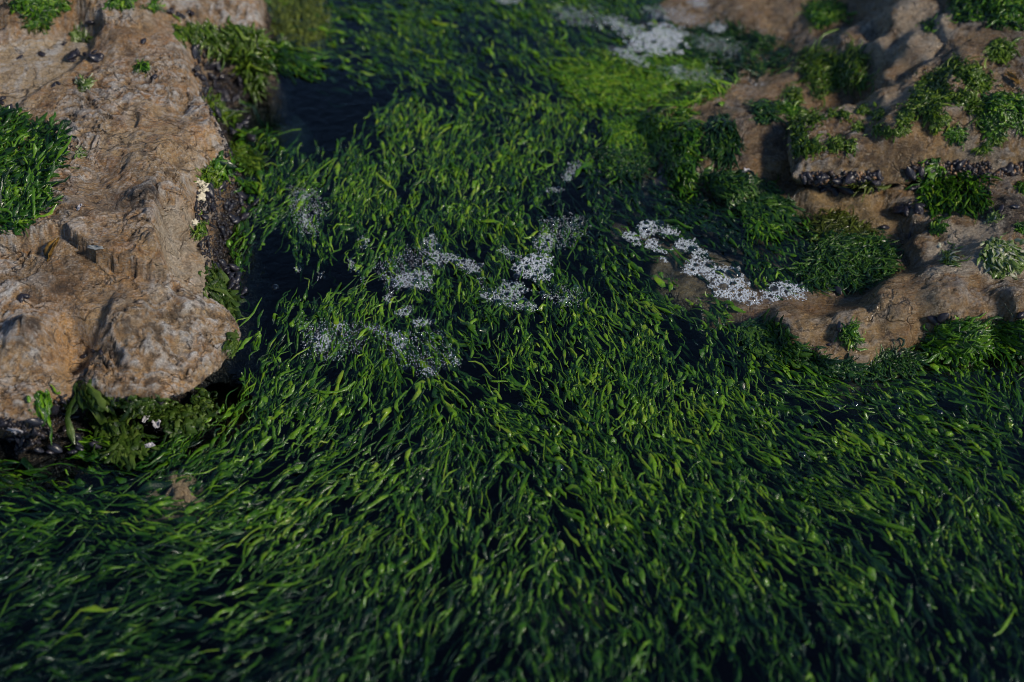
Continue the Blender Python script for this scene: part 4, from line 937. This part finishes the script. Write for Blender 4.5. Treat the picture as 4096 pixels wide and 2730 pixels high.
def grit(name, polys, n_, size, label, seed, tonesh=0.0):
    ico = np.array([[0, 0, 1], [.9, 0, 0], [0, .9, 0], [-.9, 0, 0], [0, -.9, 0], [0, 0, -.7]])
    fc = np.array([[0, 1, 2], [0, 2, 3], [0, 3, 4], [0, 4, 1], [5, 2, 1], [5, 3, 2], [5, 4, 3], [5, 1, 4]])
    tot = []; 
    for poly, m in polys:
        for (uu, vv) in px_sample(poly, int(n_ * m)):
            p, nn, w_ = hit(uu, vv)
            if not w_: tot.append(np.array(p) + np.array(nn) * size * .2)
    tot = np.array(tot).reshape(-1, 3); N = len(tot)
    if N == 0: return None
    sc = size * np.clip(np.exp(.5 * rng.normal(size=N)), .4, 1.9)[:, None] * rng.uniform(.5, 1.3, (N, 3))
    v = ico[None] * (1 + .25 * rng.normal(size=(N, 6, 1))) * sc[:, None]
    a = rng.uniform(0, 6.28, N); c, s_ = np.cos(a)[:, None], np.sin(a)[:, None]
    v = np.stack([v[..., 0] * c - v[..., 1] * s_, v[..., 0] * s_ + v[..., 1] * c, v[..., 2]], -1) + tot[:, None]
    f = (np.arange(N)[:, None, None] * 6 + fc[None]).reshape(-1, 3)
    return obj(name, mesh_np(name, v.reshape(-1, 3), f, False, {'rnd': np.repeat(np.clip(rng.uniform(size=N) + tonesh, 0, 1), 6)}), M['grit'], label=label, cat='gravel', kind='stuff')
grit('shell_grit', [([(765, 200), (800, 170), (960, 250), (1010, 400), (1040, 600), (1040, 800), (960, 1000), (970, 1200), (940, 1250), (840, 1100), (800, 1010), (775, 850), (800, 700), (900, 590), (800, 380)], 1.0)], 2600, .0028, 'dark shell grit and tiny mussels coating the bank beside the left boulder', 1, -.55)
grit('shell_grit', [([(0, 1660), (130, 1690), (240, 1580), (420, 1590), (600, 1610), (760, 1560), (850, 1500), (880, 1560), (780, 1720), (640, 1780), (480, 1840), (200, 1860), (0, 1820)], 1.0)], 2400, .0028, 'dark wet shell grit in the shadow below the left boulder', 2, -.55)
grit('shell_grit', [([(480, 1660), (600, 1640), (680, 1680), (690, 1760), (600, 1800), (520, 1760)], 1.0)], 500, .0036, 'orange and white shell grit patch below the left boulder', 3, .3)
grit('shell_grit', [([(3190, 690), (3520, 695), (3520, 730), (3380, 770), (3230, 740)], .4), ([(3640, 650), (3960, 650), (3970, 780), (3900, 800), (3700, 760)], 1.0), ([(3960, 700), (4130, 640), (4130, 680), (4000, 710)], .3)], 1100, .0034, 'pale and dark shell grit under the right boulder\'s overhang', 4, -.2)

# ------------------------------------------------------------------ small separate things
def sheet(name, u, v, L, W, ang, mat, label, cat, cup=.3, seed=0, thick=.0008):
    """a small curved shell piece with thickness lying on the rock"""
    p, nn, w_ = hit(u, v); r = np.random.default_rng(seed)
    nu, nv = 9, 6
    S, T = np.meshgrid(np.linspace(-.5, .5, nu), np.linspace(-.5, .5, nv))
    wd = np.sqrt(np.clip(1 - (S * 1.75) ** 2, .08, 1))
    k = 1 + .12 * r.normal(size=S.shape)
    loc = np.stack([S * L * k, T * W * wd * k, cup * W * ((T * wd * 2) ** 2) + .0012 * r.normal(size=S.shape)], -1)
    e = Vector(P(u + 10 * math.cos(math.radians(ang)), v - 10 * math.sin(math.radians(ang)), p.z)) - p
    e = (e - nn * e.dot(nn)).normalized(); s_ = nn.cross(e)
    R = np.array([e, s_, nn])
    top = loc.reshape(-1, 3) @ R + np.array(p) + np.array(nn) * .003
    V = np.r_[top, top - np.array(nn) * thick]
    f = grid_faces(nu, nv); m = nu * nv
    b = np.r_[np.arange(nu), np.arange(2 * nu - 1, m, nu), np.arange(m - 2, m - nu - 1, -1), np.arange(m - 2 * nu, 0, -nu)]
    rim = np.stack([b, np.roll(b, -1), np.roll(b, -1) + m, b + m], -1)
    F = np.r_[f, f[:, ::-1] + m, rim[:, ::-1]]
    return obj(name, mesh_np(name, V, F, True), mat, label=label, cat=cat)
sheet('shell_fragment', 585, 1682, .016, .007, 50, M['white_shell'], 'thin white shell piece standing in the grit, upper of two', 'shell', .3, 1)
sheet('shell_fragment', 628, 1702, .017, .011, 100, M['white_shell'], 'broad lilac white shell piece in the grit, lower of two', 'shell', .35, 2)
sheet('shell_fragment', 62, 1715, .020, .010, 20, M['white_shell'], 'pale shell piece in shadow at the far left below the boulder', 'shell', .3, 3)
sheet('shell_fragment', 215, 1005, .040, .013, 28, M['amber_shell'], 'amber brown broken shell lying on the left boulder', 'shell', .6, 4)
sheet('shell_fragment', 385, 986, .024, .006, -3, M['puddle_grey'], 'thin bluish puddle sheet on the left boulder right of the amber shell', 'shell', .15, 5)  # opaque sheet standing in for a small puddle, its sheen put into the colour
sheet('shell_fragment', 4050, 320, .035, .010, -38, M['amber_shell'], 'rusty brown shell strip on the right boulder near the picture edge', 'shell', .5, 6)
sheet('shell_fragment', 2985, 692, .014, .009, 10, M['white_shell'], 'small white shell on brown rock left of the overhanging boulder', 'shell', .4, 7)
sheet('shell_fragment', 320, 1095 - 260, .012, .006, 50, M['white_shell'], 'tiny white flake on the boulder beside the round puddle', 'shell', .3, 8)
sheet('shell_fragment', 600, 1790, .014, .008, 10, M['white_shell'], 'small pale shell chip at the water below the orange grit', 'shell', .3, 9)
def crust_lump(u, v, r_, label, seed):
    p, nn, w_ = hit(u, v)
    nu, nv = 18, 10
    T, Ph = np.meshgrid(np.linspace(0, 2 * math.pi, nu, endpoint=False), np.linspace(-1.5, 1.5, nv))
    x, y, z = np.cos(T) * np.cos(Ph), np.sin(T) * np.cos(Ph), np.sin(Ph) * .6
    k = 1 + .8 * fbm(x + seed, y, z, 2.4, 4, .7)
    V = np.c_[(x * k).ravel(), (y * k).ravel(), (z * k).ravel()] * r_ + np.array(p)
    i = np.arange(nu * nv).reshape(nv, nu); j = np.roll(i, -1, 1)
    return obj('barnacle_crust', mesh_np('barnacle_crust', V, np.stack([i[:-1], j[:-1], j[1:], i[1:]], -1).reshape(-1, 4), True), M['barnacle'], label=label, cat='barnacle')
crust_lump(796, 733, .007, 'knobbly cream crust on the boulder\'s notch, top of three', 1.)
crust_lump(810, 756, .009, 'knobbly cream crust on the boulder\'s notch, middle of three', 5.)
crust_lump(795, 790, .009, 'knobbly cream crust on the boulder\'s notch, lowest of three', 9.)
crust_lump(775, 890, .007, 'small cream crust on the boulder rim above the gravel', 12.)

# rock pool on the boulder and small puddles
def puddle(name, poly, z):
    c = P(np.array([p[0] for p in poly]), np.array([p[1] for p in poly]), z)
    if np.sum(c[:, 0] * np.roll(c[:, 1], -1) - np.roll(c[:, 0], -1) * c[:, 1]) < 0: c = c[::-1]
    m = c.mean(0)
    V = np.r_[c, m[None]]; k = len(c)
    f = np.array([[i, (i + 1) % k, k] for i in range(k)])
    return obj(name, mesh_np(name, V, f, True), M['puddle'], kind='structure')
puddle('pool_water', [(-420, 240), (0, 235), (130, 205), (255, 165), (330, 150), (420, 180), (420, 270), (350, 335), (265, 385), (140, 440), (60, 480), (-100, 540), (-420, 580)], .1535)

# ------------------------------------------------------------------ foam
IV = np.array([[0, 0, 1], [1, 0, 0], [0, 1, 0], [-1, 0, 0], [0, -1, 0]], float)      # a droplet's upper half
IF = np.array([[0, 1, 2], [0, 2, 3], [0, 3, 4], [0, 4, 1]])
def dome_mesh():
    nu, nv = 16, 6; V = []
    for j in range(nv):
        a = j / (nv - 1) * math.pi / 2
        for i in range(nu):
            V.append((math.cos(a) * math.cos(6.2832 * i / nu) if j < nv - 1 else .001 * math.cos(6.2832 * i / nu), math.cos(a) * math.sin(6.2832 * i / nu) if j < nv - 1 else .001 * math.sin(6.2832 * i / nu), .72 * math.sin(a)))
    i = np.arange(nu * nv).reshape(nv, nu); j = np.roll(i, -1, 1)
    return mesh_np('bubble', np.array(V), np.stack([i[:-1], j[:-1], j[1:], i[1:]], -1).reshape(-1, 4), True)
DOME = dome_mesh(); DOME.materials.append(M['film'])
def dome_np():
    v = np.empty(len(DOME.vertices) * 3, np.float32); DOME.vertices.foreach_get('co', v)
    f = np.empty(len(DOME.loops), np.int32); DOME.loops.foreach_get('vertex_index', f)
    return v.reshape(-1, 3), f.reshape(-1, 4)
DV, DF = dome_np()
def foam(polys, label, big=2, med=10, dens=1.0, z=.0018, bigr=.010, fixed=(), fill=.55, sparse=1.0, rag=.009):
    root = obj('foam_patch', None, label=label, cat='foam', group='patches of white sea foam')
    c0 = P(np.mean([p[0] for p in polys[0]]), np.mean([p[1] for p in polys[0]]), 0.)
    root.location = c0
    circ = []
    for (uu, vv, r_) in fixed:
        p = P(uu, vv, z); circ.append((p[0], p[1], r_))
    fro = []
    for poly in polys:
        wp = P(np.array([p[0] for p in poly]), np.array([p[1] for p in poly]), z)[:, :2]
        area = .5 * abs(np.sum(wp[:, 0] * np.roll(wp[:, 1], -1) - np.roll(wp[:, 0], -1) * wp[:, 1]))
        lo, hi = wp.min(0) - .004, wp.max(0) + .004
        scale = area / .004
        for cls, (cnt, ra, rb) in enumerate([(int(big * scale + .5), bigr * .6, bigr), (int(med * scale * 1.2 + 1), .003, .0055), (int(190 * scale * sparse + 2), .0019, .0032), (int(330 * scale * sparse + 3), .0011, .0019)]):
            if cnt <= 0: continue
            pts = rng.uniform(lo, hi, (cnt * 7, 2)); rs = rng.uniform(ra, rb, cnt * 7)
            okp = in_poly(pts[:, 0], pts[:, 1], wp); pts, rs = pts[okp], rs[okp]
            for p, r_ in zip(pts, rs):
                if cnt <= 0: break
                ca = np.array(circ) if circ else np.zeros((0, 3))
                if len(ca) == 0 or ((p[0] - ca[:, 0]) ** 2 + (p[1] - ca[:, 1]) ** 2 > (r_ + ca[:, 2] + .0003) ** 2).all():
                    circ.append((p[0], p[1], r_)); cnt -= 1
        # fine froth in between
        n_ = int(area / (.00088 ** 2) * dens)
        q = rng.uniform(lo, hi, (int(n_ * np.prod(hi - lo) / max(area, 1e-6)) + 1, 2))
        jj = rag * np.c_[fbm(q[:, 0], q[:, 1], 1., 70, 3), fbm(q[:, 0], q[:, 1], 7., 70, 3)]
        q = q[in_poly(q[:, 0] + jj[:, 0], q[:, 1] + jj[:, 1], wp)]
        ed = poly_dist(q[:, 0], q[:, 1], wp)[0]
        q = q[rng.uniform(size=len(q)) < np.clip(.35 + ed / .008 + .5 * fbm(q[:, 0], q[:, 1], 3., 60, 2), .08, 1)]
        ca = np.array(circ) if circ else np.zeros((0, 3))
        if len(ca):
            dd = np.hypot(q[:, None, 0] - ca[None, :, 0], q[:, None, 1] - ca[None, :, 1]) - ca[None, :, 2] * .96
            dm = dd.min(1)
            q = q[(dm > 0) & (rng.uniform(size=len(q)) < np.where(dm < .0009, 1.0, fill))]
        fro.append(q)
    q = np.concatenate(fro); N = len(q)
    r_ = rng.uniform(.0005, .0010, N)
    V = IV[None] * r_[:, None, None] + np.c_[q, np.full(N, z) + rng.normal(0, .0009, N)][:, None] - c0
    F = (np.arange(N)[:, None, None] * 5 + IF[None]).reshape(-1, 3)
    obj('froth', mesh_np('froth', V.reshape(-1, 3), F, True), M['froth' if dens > .85 else 'thin_froth'], root, kind='stuff')
    sm = [c for c in circ if c[2] < .0042]; lg = [c for c in circ if c[2] >= .0042]
    if sm:
        sm = np.array(sm); V = DV[None] * sm[:, 2][:, None, None] + np.c_[sm[:, :2], np.full(len(sm), z - .001)][:, None] - c0
        F = (np.arange(len(sm))[:, None, None] * len(DV) + DF[None]).reshape(-1, 4)
        obj('small_bubbles', mesh_np('small_bubbles', V.reshape(-1, 3), F, True), M['film'], root, kind='stuff')
    for (a, b, c) in lg:
        o = obj('bubble', DOME, M['film'], root)
        o.location = Vector((a, b, z - .001)) - Vector(c0); o.scale = (c, c, c)
    return root
# chain of foam on the shallow right shelf
foam([[(2545, 905), (2590, 875), (2640, 890), (2655, 920), (2620, 930), (2590, 950), (2555, 940)]], 'foam patch at the upper end of the foam chain over the shallow rock', fixed=[(2585, 893, .006), (2580, 915, .006)])
foam([[(2490, 930), (2520, 925), (2565, 955), (2560, 975), (2520, 970), (2495, 950)]], 'small foam scrap left of the foam chain\'s upper end')
foam([[(2635, 935), (2670, 900), (2720, 905), (2710, 935), (2660, 950)]], 'small foam patch right of the foam chain\'s upper end')
foam([[(2582, 965), (2630, 955), (2650, 985), (2662, 1015), (2630, 1010), (2590, 990)], [(2640, 1030), (2665, 1030), (2675, 1052), (2650, 1050)]], 'narrow foam strip left of the hook-shaped foam')
foam([[(2690, 985), (2710, 955), (2760, 960), (2800, 985), (2830, 1015), (2825, 1040), (2780, 1040), (2750, 1005), (2700, 1000), (2670, 1015)]], 'hook-shaped foam patch in the middle of the foam chain', 3, 14)
foam([[(2725, 1075), (2760, 1045), (2820, 1045), (2900, 1070), (2960, 1075), (2985, 1120), (2985, 1150), (3030, 1170), (3045, 1215), (3010, 1228), (2950, 1210), (2880, 1190), (2845, 1180), (2840, 1130), (2800, 1100), (2740, 1098)]], 'largest foam patch with big clear bubbles on the shallow rock', 2, 12,
     fixed=[(2932, 1095, .0145), (2878, 1090, .0085), (2893, 1148, .0095), (2932, 1135, .0065), (3010, 1197, .006), (2785, 1062, .006), (2770, 1080, .005), (2850, 1120, .005), (2960, 1180, .005)])
foam([[(3045, 1170), (3075, 1145), (3120, 1128), (3190, 1130), (3225, 1160), (3225, 1200), (3180, 1205), (3130, 1205), (3080, 1222), (3055, 1200)]], 'oval foam patch at the lower right end of the foam chain', 2, 10, fixed=[(3097, 1155, .008), (3135, 1195, .006), (3077, 1165, .005)])
# foam in the middle of the weed
foam([[(1705, 935), (1735, 930), (1750, 970), (1765, 1010), (1770, 1070), (1740, 1080), (1715, 1060), (1705, 1000)]], 'upright foam streak at the top of the central foam', 2, 16, .8)
foam([[(1765, 1010), (1810, 1015), (1880, 1040), (1925, 1060), (1920, 1090), (1880, 1095), (1850, 1080), (1800, 1050), (1770, 1040)]], 'slanting foam arm running right from the upright streak', 2, 16, .7)
foam([[(1560, 1120), (1620, 1085), (1690, 1080), (1730, 1120), (1735, 1150), (1680, 1160), (1620, 1150), (1570, 1150)]], 'foam patch left of centre with a bubble in the middle', 2, 16, .7, fixed=[(1660, 1128, .008)])
foam([[(1530, 1185), (1560, 1170), (1580, 1195), (1550, 1215)]], 'tiny foam scrap below the left-of-centre foam', 0, 10, .8)
foam([[(2130, 960), (2160, 930), (2210, 930), (2225, 980), (2205, 1005), (2150, 1005), (2130, 985)]], 'loose froth at the top of the right central foam', 1, 14, .6)
foam([[(2060, 1050), (2110, 1030), (2150, 1005), (2200, 1010), (2195, 1060), (2210, 1110), (2170, 1135), (2120, 1115), (2080, 1105), (2050, 1080)]], 'dense foam heart right of the picture centre', 2, 14, .9, fixed=[(2155, 1035, .006), (2065, 1105, .006)])
foam([[(1985, 1000), (2020, 985), (2060, 1010), (2080, 1030), (2040, 1035)]], 'faint froth strip beside the dense foam heart', 0, 12, .5)
foam([[(1930, 1170), (1980, 1155), (2020, 1120), (2090, 1130), (2110, 1160), (2080, 1190), (2130, 1210), (2170, 1235), (2130, 1250), (2060, 1235), (1990, 1215), (1940, 1195)]], 'broad foam sweep below the dense foam heart', 3, 16, .65, fixed=[(2095, 1207, .0085), (2060, 1210, .006), (2020, 1150, .006), (2105, 1235, .006)])
foam([[(1905, 1110), (1930, 1105), (1940, 1150), (1920, 1165)]], 'tiny foam scrap between the slanting arm and the broad sweep', 1, 14, .7)
foam([[(2220, 1190), (2270, 1180), (2290, 1200), (2250, 1215)], [(2160, 1165), (2210, 1180), (2215, 1200), (2175, 1195)]], 'thin froth right of the broad foam sweep', 0, 12, .5)
foam([[(1575, 1255), (1600, 1230), (1655, 1225), (1650, 1255), (1600, 1270)]], 'small foam patch below centre, upper of two', 1, 16, .8)
foam([[(1640, 1280), (1700, 1270), (1740, 1285), (1720, 1310), (1660, 1312)]], 'small foam patch below centre, lower of two', 1, 16, .6)
foam([[(1440, 1290), (1500, 1300), (1600, 1330), (1610, 1350), (1540, 1345), (1470, 1320)]], 'thin foam thread stretching below the small patches', 0, 14, .45)
foam([[(1570, 1345), (1600, 1330), (1625, 1350), (1620, 1400), (1595, 1420), (1575, 1390)]], 'bubbly foam drop over dark water below the thread', 2, 18, .7)
foam([[(1240, 1340), (1290, 1325), (1330, 1345), (1320, 1400), (1270, 1410), (1245, 1380)]], 'left foam patch among fronds, beside the open gap', 1, 14, .55)
foam([[(1330, 1295), (1370, 1290), (1375, 1320), (1345, 1325)]], 'small foam scrap above the left foam patch', 1, 14, .6)
foam([[(1700, 1480), (1730, 1465), (1745, 1490), (1720, 1510), (1700, 1500)]], 'small bubble raft lower centre, left of two', 2, 18, .6)
foam([[(1800, 1430), (1835, 1420), (1845, 1455), (1815, 1470)]], 'small bubble raft lower centre, right of two', 3, 18, .6)
foam([[(1175, 1070), (1200, 1060), (1208, 1085), (1180, 1090)]], 'tiny foam ring in the dark gap, left of two', 2, 16, .6)
foam([[(1265, 1095), (1290, 1088), (1298, 1112), (1270, 1118)]], 'tiny foam ring in the dark gap, right of two', 2, 16, .6, fixed=[(1282, 1102, .0045)])
foam([[(1175, 775), (1210, 765), (1240, 785), (1215, 805), (1180, 800)]], 'bubble group in weed near the boulder, upper of two', 1, 14, .6, fixed=[(1190, 780, .007)])
foam([[(1205, 870), (1240, 860), (1240, 905), (1215, 920)]], 'bubble group in weed near the boulder, lower of two', 1, 14, .7)
foam([[(1390, 1040), (1410, 1035), (1420, 1080), (1400, 1090)], [(1440, 1110), (1460, 1110), (1465, 1135), (1445, 1135)]], 'two tiny froth dabs left of the left-of-centre foam', 0, 14, .7)
foam([[(1440, 950), (1470, 945), (1475, 990), (1450, 1000)]], 'faint froth dab above the dark gap', 1, 14, .6)
foam([[(2250, 690), (2290, 640), (2320, 650), (2290, 720), (2260, 730)]], 'blurred froth among yellow weed right of the upper centre', 1, 14, .5)
foam([[(2180, 750), (2240, 745), (2260, 765), (2200, 775)]], 'blurred froth strip by the dark weed above the centre', 1, 14, .5)
# blurred froth at the top
foam([[(2500, 170), (2560, 130), (2640, 95), (2700, 110), (2745, 140), (2735, 180), (2700, 215), (2620, 220), (2540, 200)]], 'large bright froth mass at the upper right', 1, 10, .9, z=.006, rag=.035, fill=.35)
foam([[(2400, 70), (2450, 60), (2520, 100), (2570, 110), (2520, 150), (2470, 130)]], 'froth streak leading down to the large froth mass', 1, 10, .7, z=.006, rag=.03)
foam([[(2440, 190), (2500, 190), (2590, 250), (2570, 265), (2490, 235)]], 'thin froth streak below the large froth mass', 0, 10, .7, z=.006, rag=.03)
foam([[(3215, 140), (3270, 130), (3350, 150), (3360, 195), (3300, 210), (3240, 190)]], 'pale froth patch above the loose loopy weed clump', 0, 10, .7, z=.012)
foam([[(2830, 100), (2870, 80), (2915, 95), (2900, 130), (2850, 135)]], 'small froth patch on brown rock near the top', 0, 10, .7, z=.010)
foam([[(2750, 5), (2800, -20), (2880, 0), (2850, 35), (2790, 30)]], 'blurred froth patch touching the top edge', 0, 10, .7, z=.010)
foam([[(1960, -20), (2100, -25), (2080, 15), (2000, 18)]], 'blurred froth at the top edge over weed', 0, 10, .6)
foam([[(3080, 290), (3130, 275), (3190, 295), (3180, 312), (3110, 308)]], 'thin froth line left of the loose loopy weed clump', 0, 10, .7, z=.022)
foam([[(2940, 345), (2980, 330), (3000, 375), (2960, 380)]], 'small froth dab at the end of the yellow weed mat', 0, 10, .6, z=.02)
foam([[(2685, 262), (2730, 260), (2740, 285), (2700, 295)]], 'ring of froth on the yellow weed mat', 1, 10, .7, z=.012)
foam([[(3130, 50), (3190, 40), (3230, 70), (3180, 75)]], 'froth smear left of the top weed clump', 0, 10, .5, z=.018)

# lacy wash over the rock and weed at the upper right, and thin scatters of tiny bubbles in the weed
for (pl_, lb, dn, zz_) in [([(2560, 20), (2700, 30), (2820, 70), (2800, 110), (2700, 90), (2600, 80)], 'lacy froth wash above the large froth mass', .2, .010), ([(2900, 40), (3020, 30), (3120, 70), (3060, 110), (2940, 100)], 'lacy froth wash on brown rock between the two top weed clumps', .2, .016),
                     ([(2760, 140), (2900, 150), (3050, 190), (3060, 240), (2900, 220), (2780, 190)], 'lacy froth threaded through the dark thin weed mat', .17, .012), ([(3060, 130), (3200, 110), (3260, 200), (3180, 260), (3080, 200)], 'lacy froth wash left of the pale froth patch', .2, .018),
                     ([(3000, 330), (3150, 320), (3260, 360), (3200, 400), (3060, 380)], 'faint froth wash on the brown slope below the loopy clump', .2, .040), ([(2200, 20), (2380, 40), (2420, 110), (2300, 100), (2220, 70)], 'thin froth scatter over streaming weed at the top', .2, .003),
                     ([(2620, 260), (2850, 280), (2960, 330), (2880, 350), (2700, 320)], 'froth flecks caught on the yellow weed mat', .16, .016), ([(3280, 240), (3420, 260), (3440, 330), (3330, 330)], 'faint froth flecks in the rocky dip', .2, .045),
                     ([(1140, 740), (1280, 750), (1300, 850), (1260, 960), (1180, 930), (1150, 840)], 'thin scatter of tiny bubbles in weed beside the left boulder', .10, .002), ([(1180, 1290), (1420, 1280), (1480, 1380), (1350, 1450), (1220, 1430)], 'thin scatter of tiny bubbles round the left foam patch', .10, .002),
                     ([(1500, 1330), (1780, 1320), (1860, 1440), (1700, 1520), (1560, 1450)], 'thin scatter of tiny bubbles below the foam drop', .08, .002), ([(2150, 880), (2330, 850), (2360, 930), (2250, 1000), (2180, 940)], 'thin scatter of tiny bubbles above the dense foam heart', .12, .002),
                     ([(1480, 1060), (1700, 960), (1740, 1100), (1560, 1180)], 'thin scatter of tiny bubbles beside the upright foam streak', .10, .002), ([(2180, 1150), (2330, 1140), (2350, 1220), (2230, 1240)], 'thin scatter of tiny bubbles right of the broad foam sweep', .10, .002)]:
    foam([pl_], lb, 0, 2, dn, z=zz_, fill=.5, sparse=.12 if dn < .15 else .25, rag=.012 if dn < .15 else .04)

# loose single bubbles in the weed
LOOSE = [(3350, 1630), (3590, 1630), (3760, 1650), (3210, 1820), (2400, 1880), (2240, 1875), (3010, 1635), (2080, 1620), (3420, 1618), (2520, 2010), (1430, 1090), (2860, 1570), (1100, 1150), (1320, 1240)]
for k, (uu, vv) in enumerate(LOOSE):
    o = obj('bubble', DOME, M['film'], label='single clear bubble floating alone among the green fronds', cat='bubble', group='lone bubbles among the fronds')
    o.location = P(uu, vv, .003); r_ = rng.uniform(.004, .007); o.scale = (r_, r_, r_)
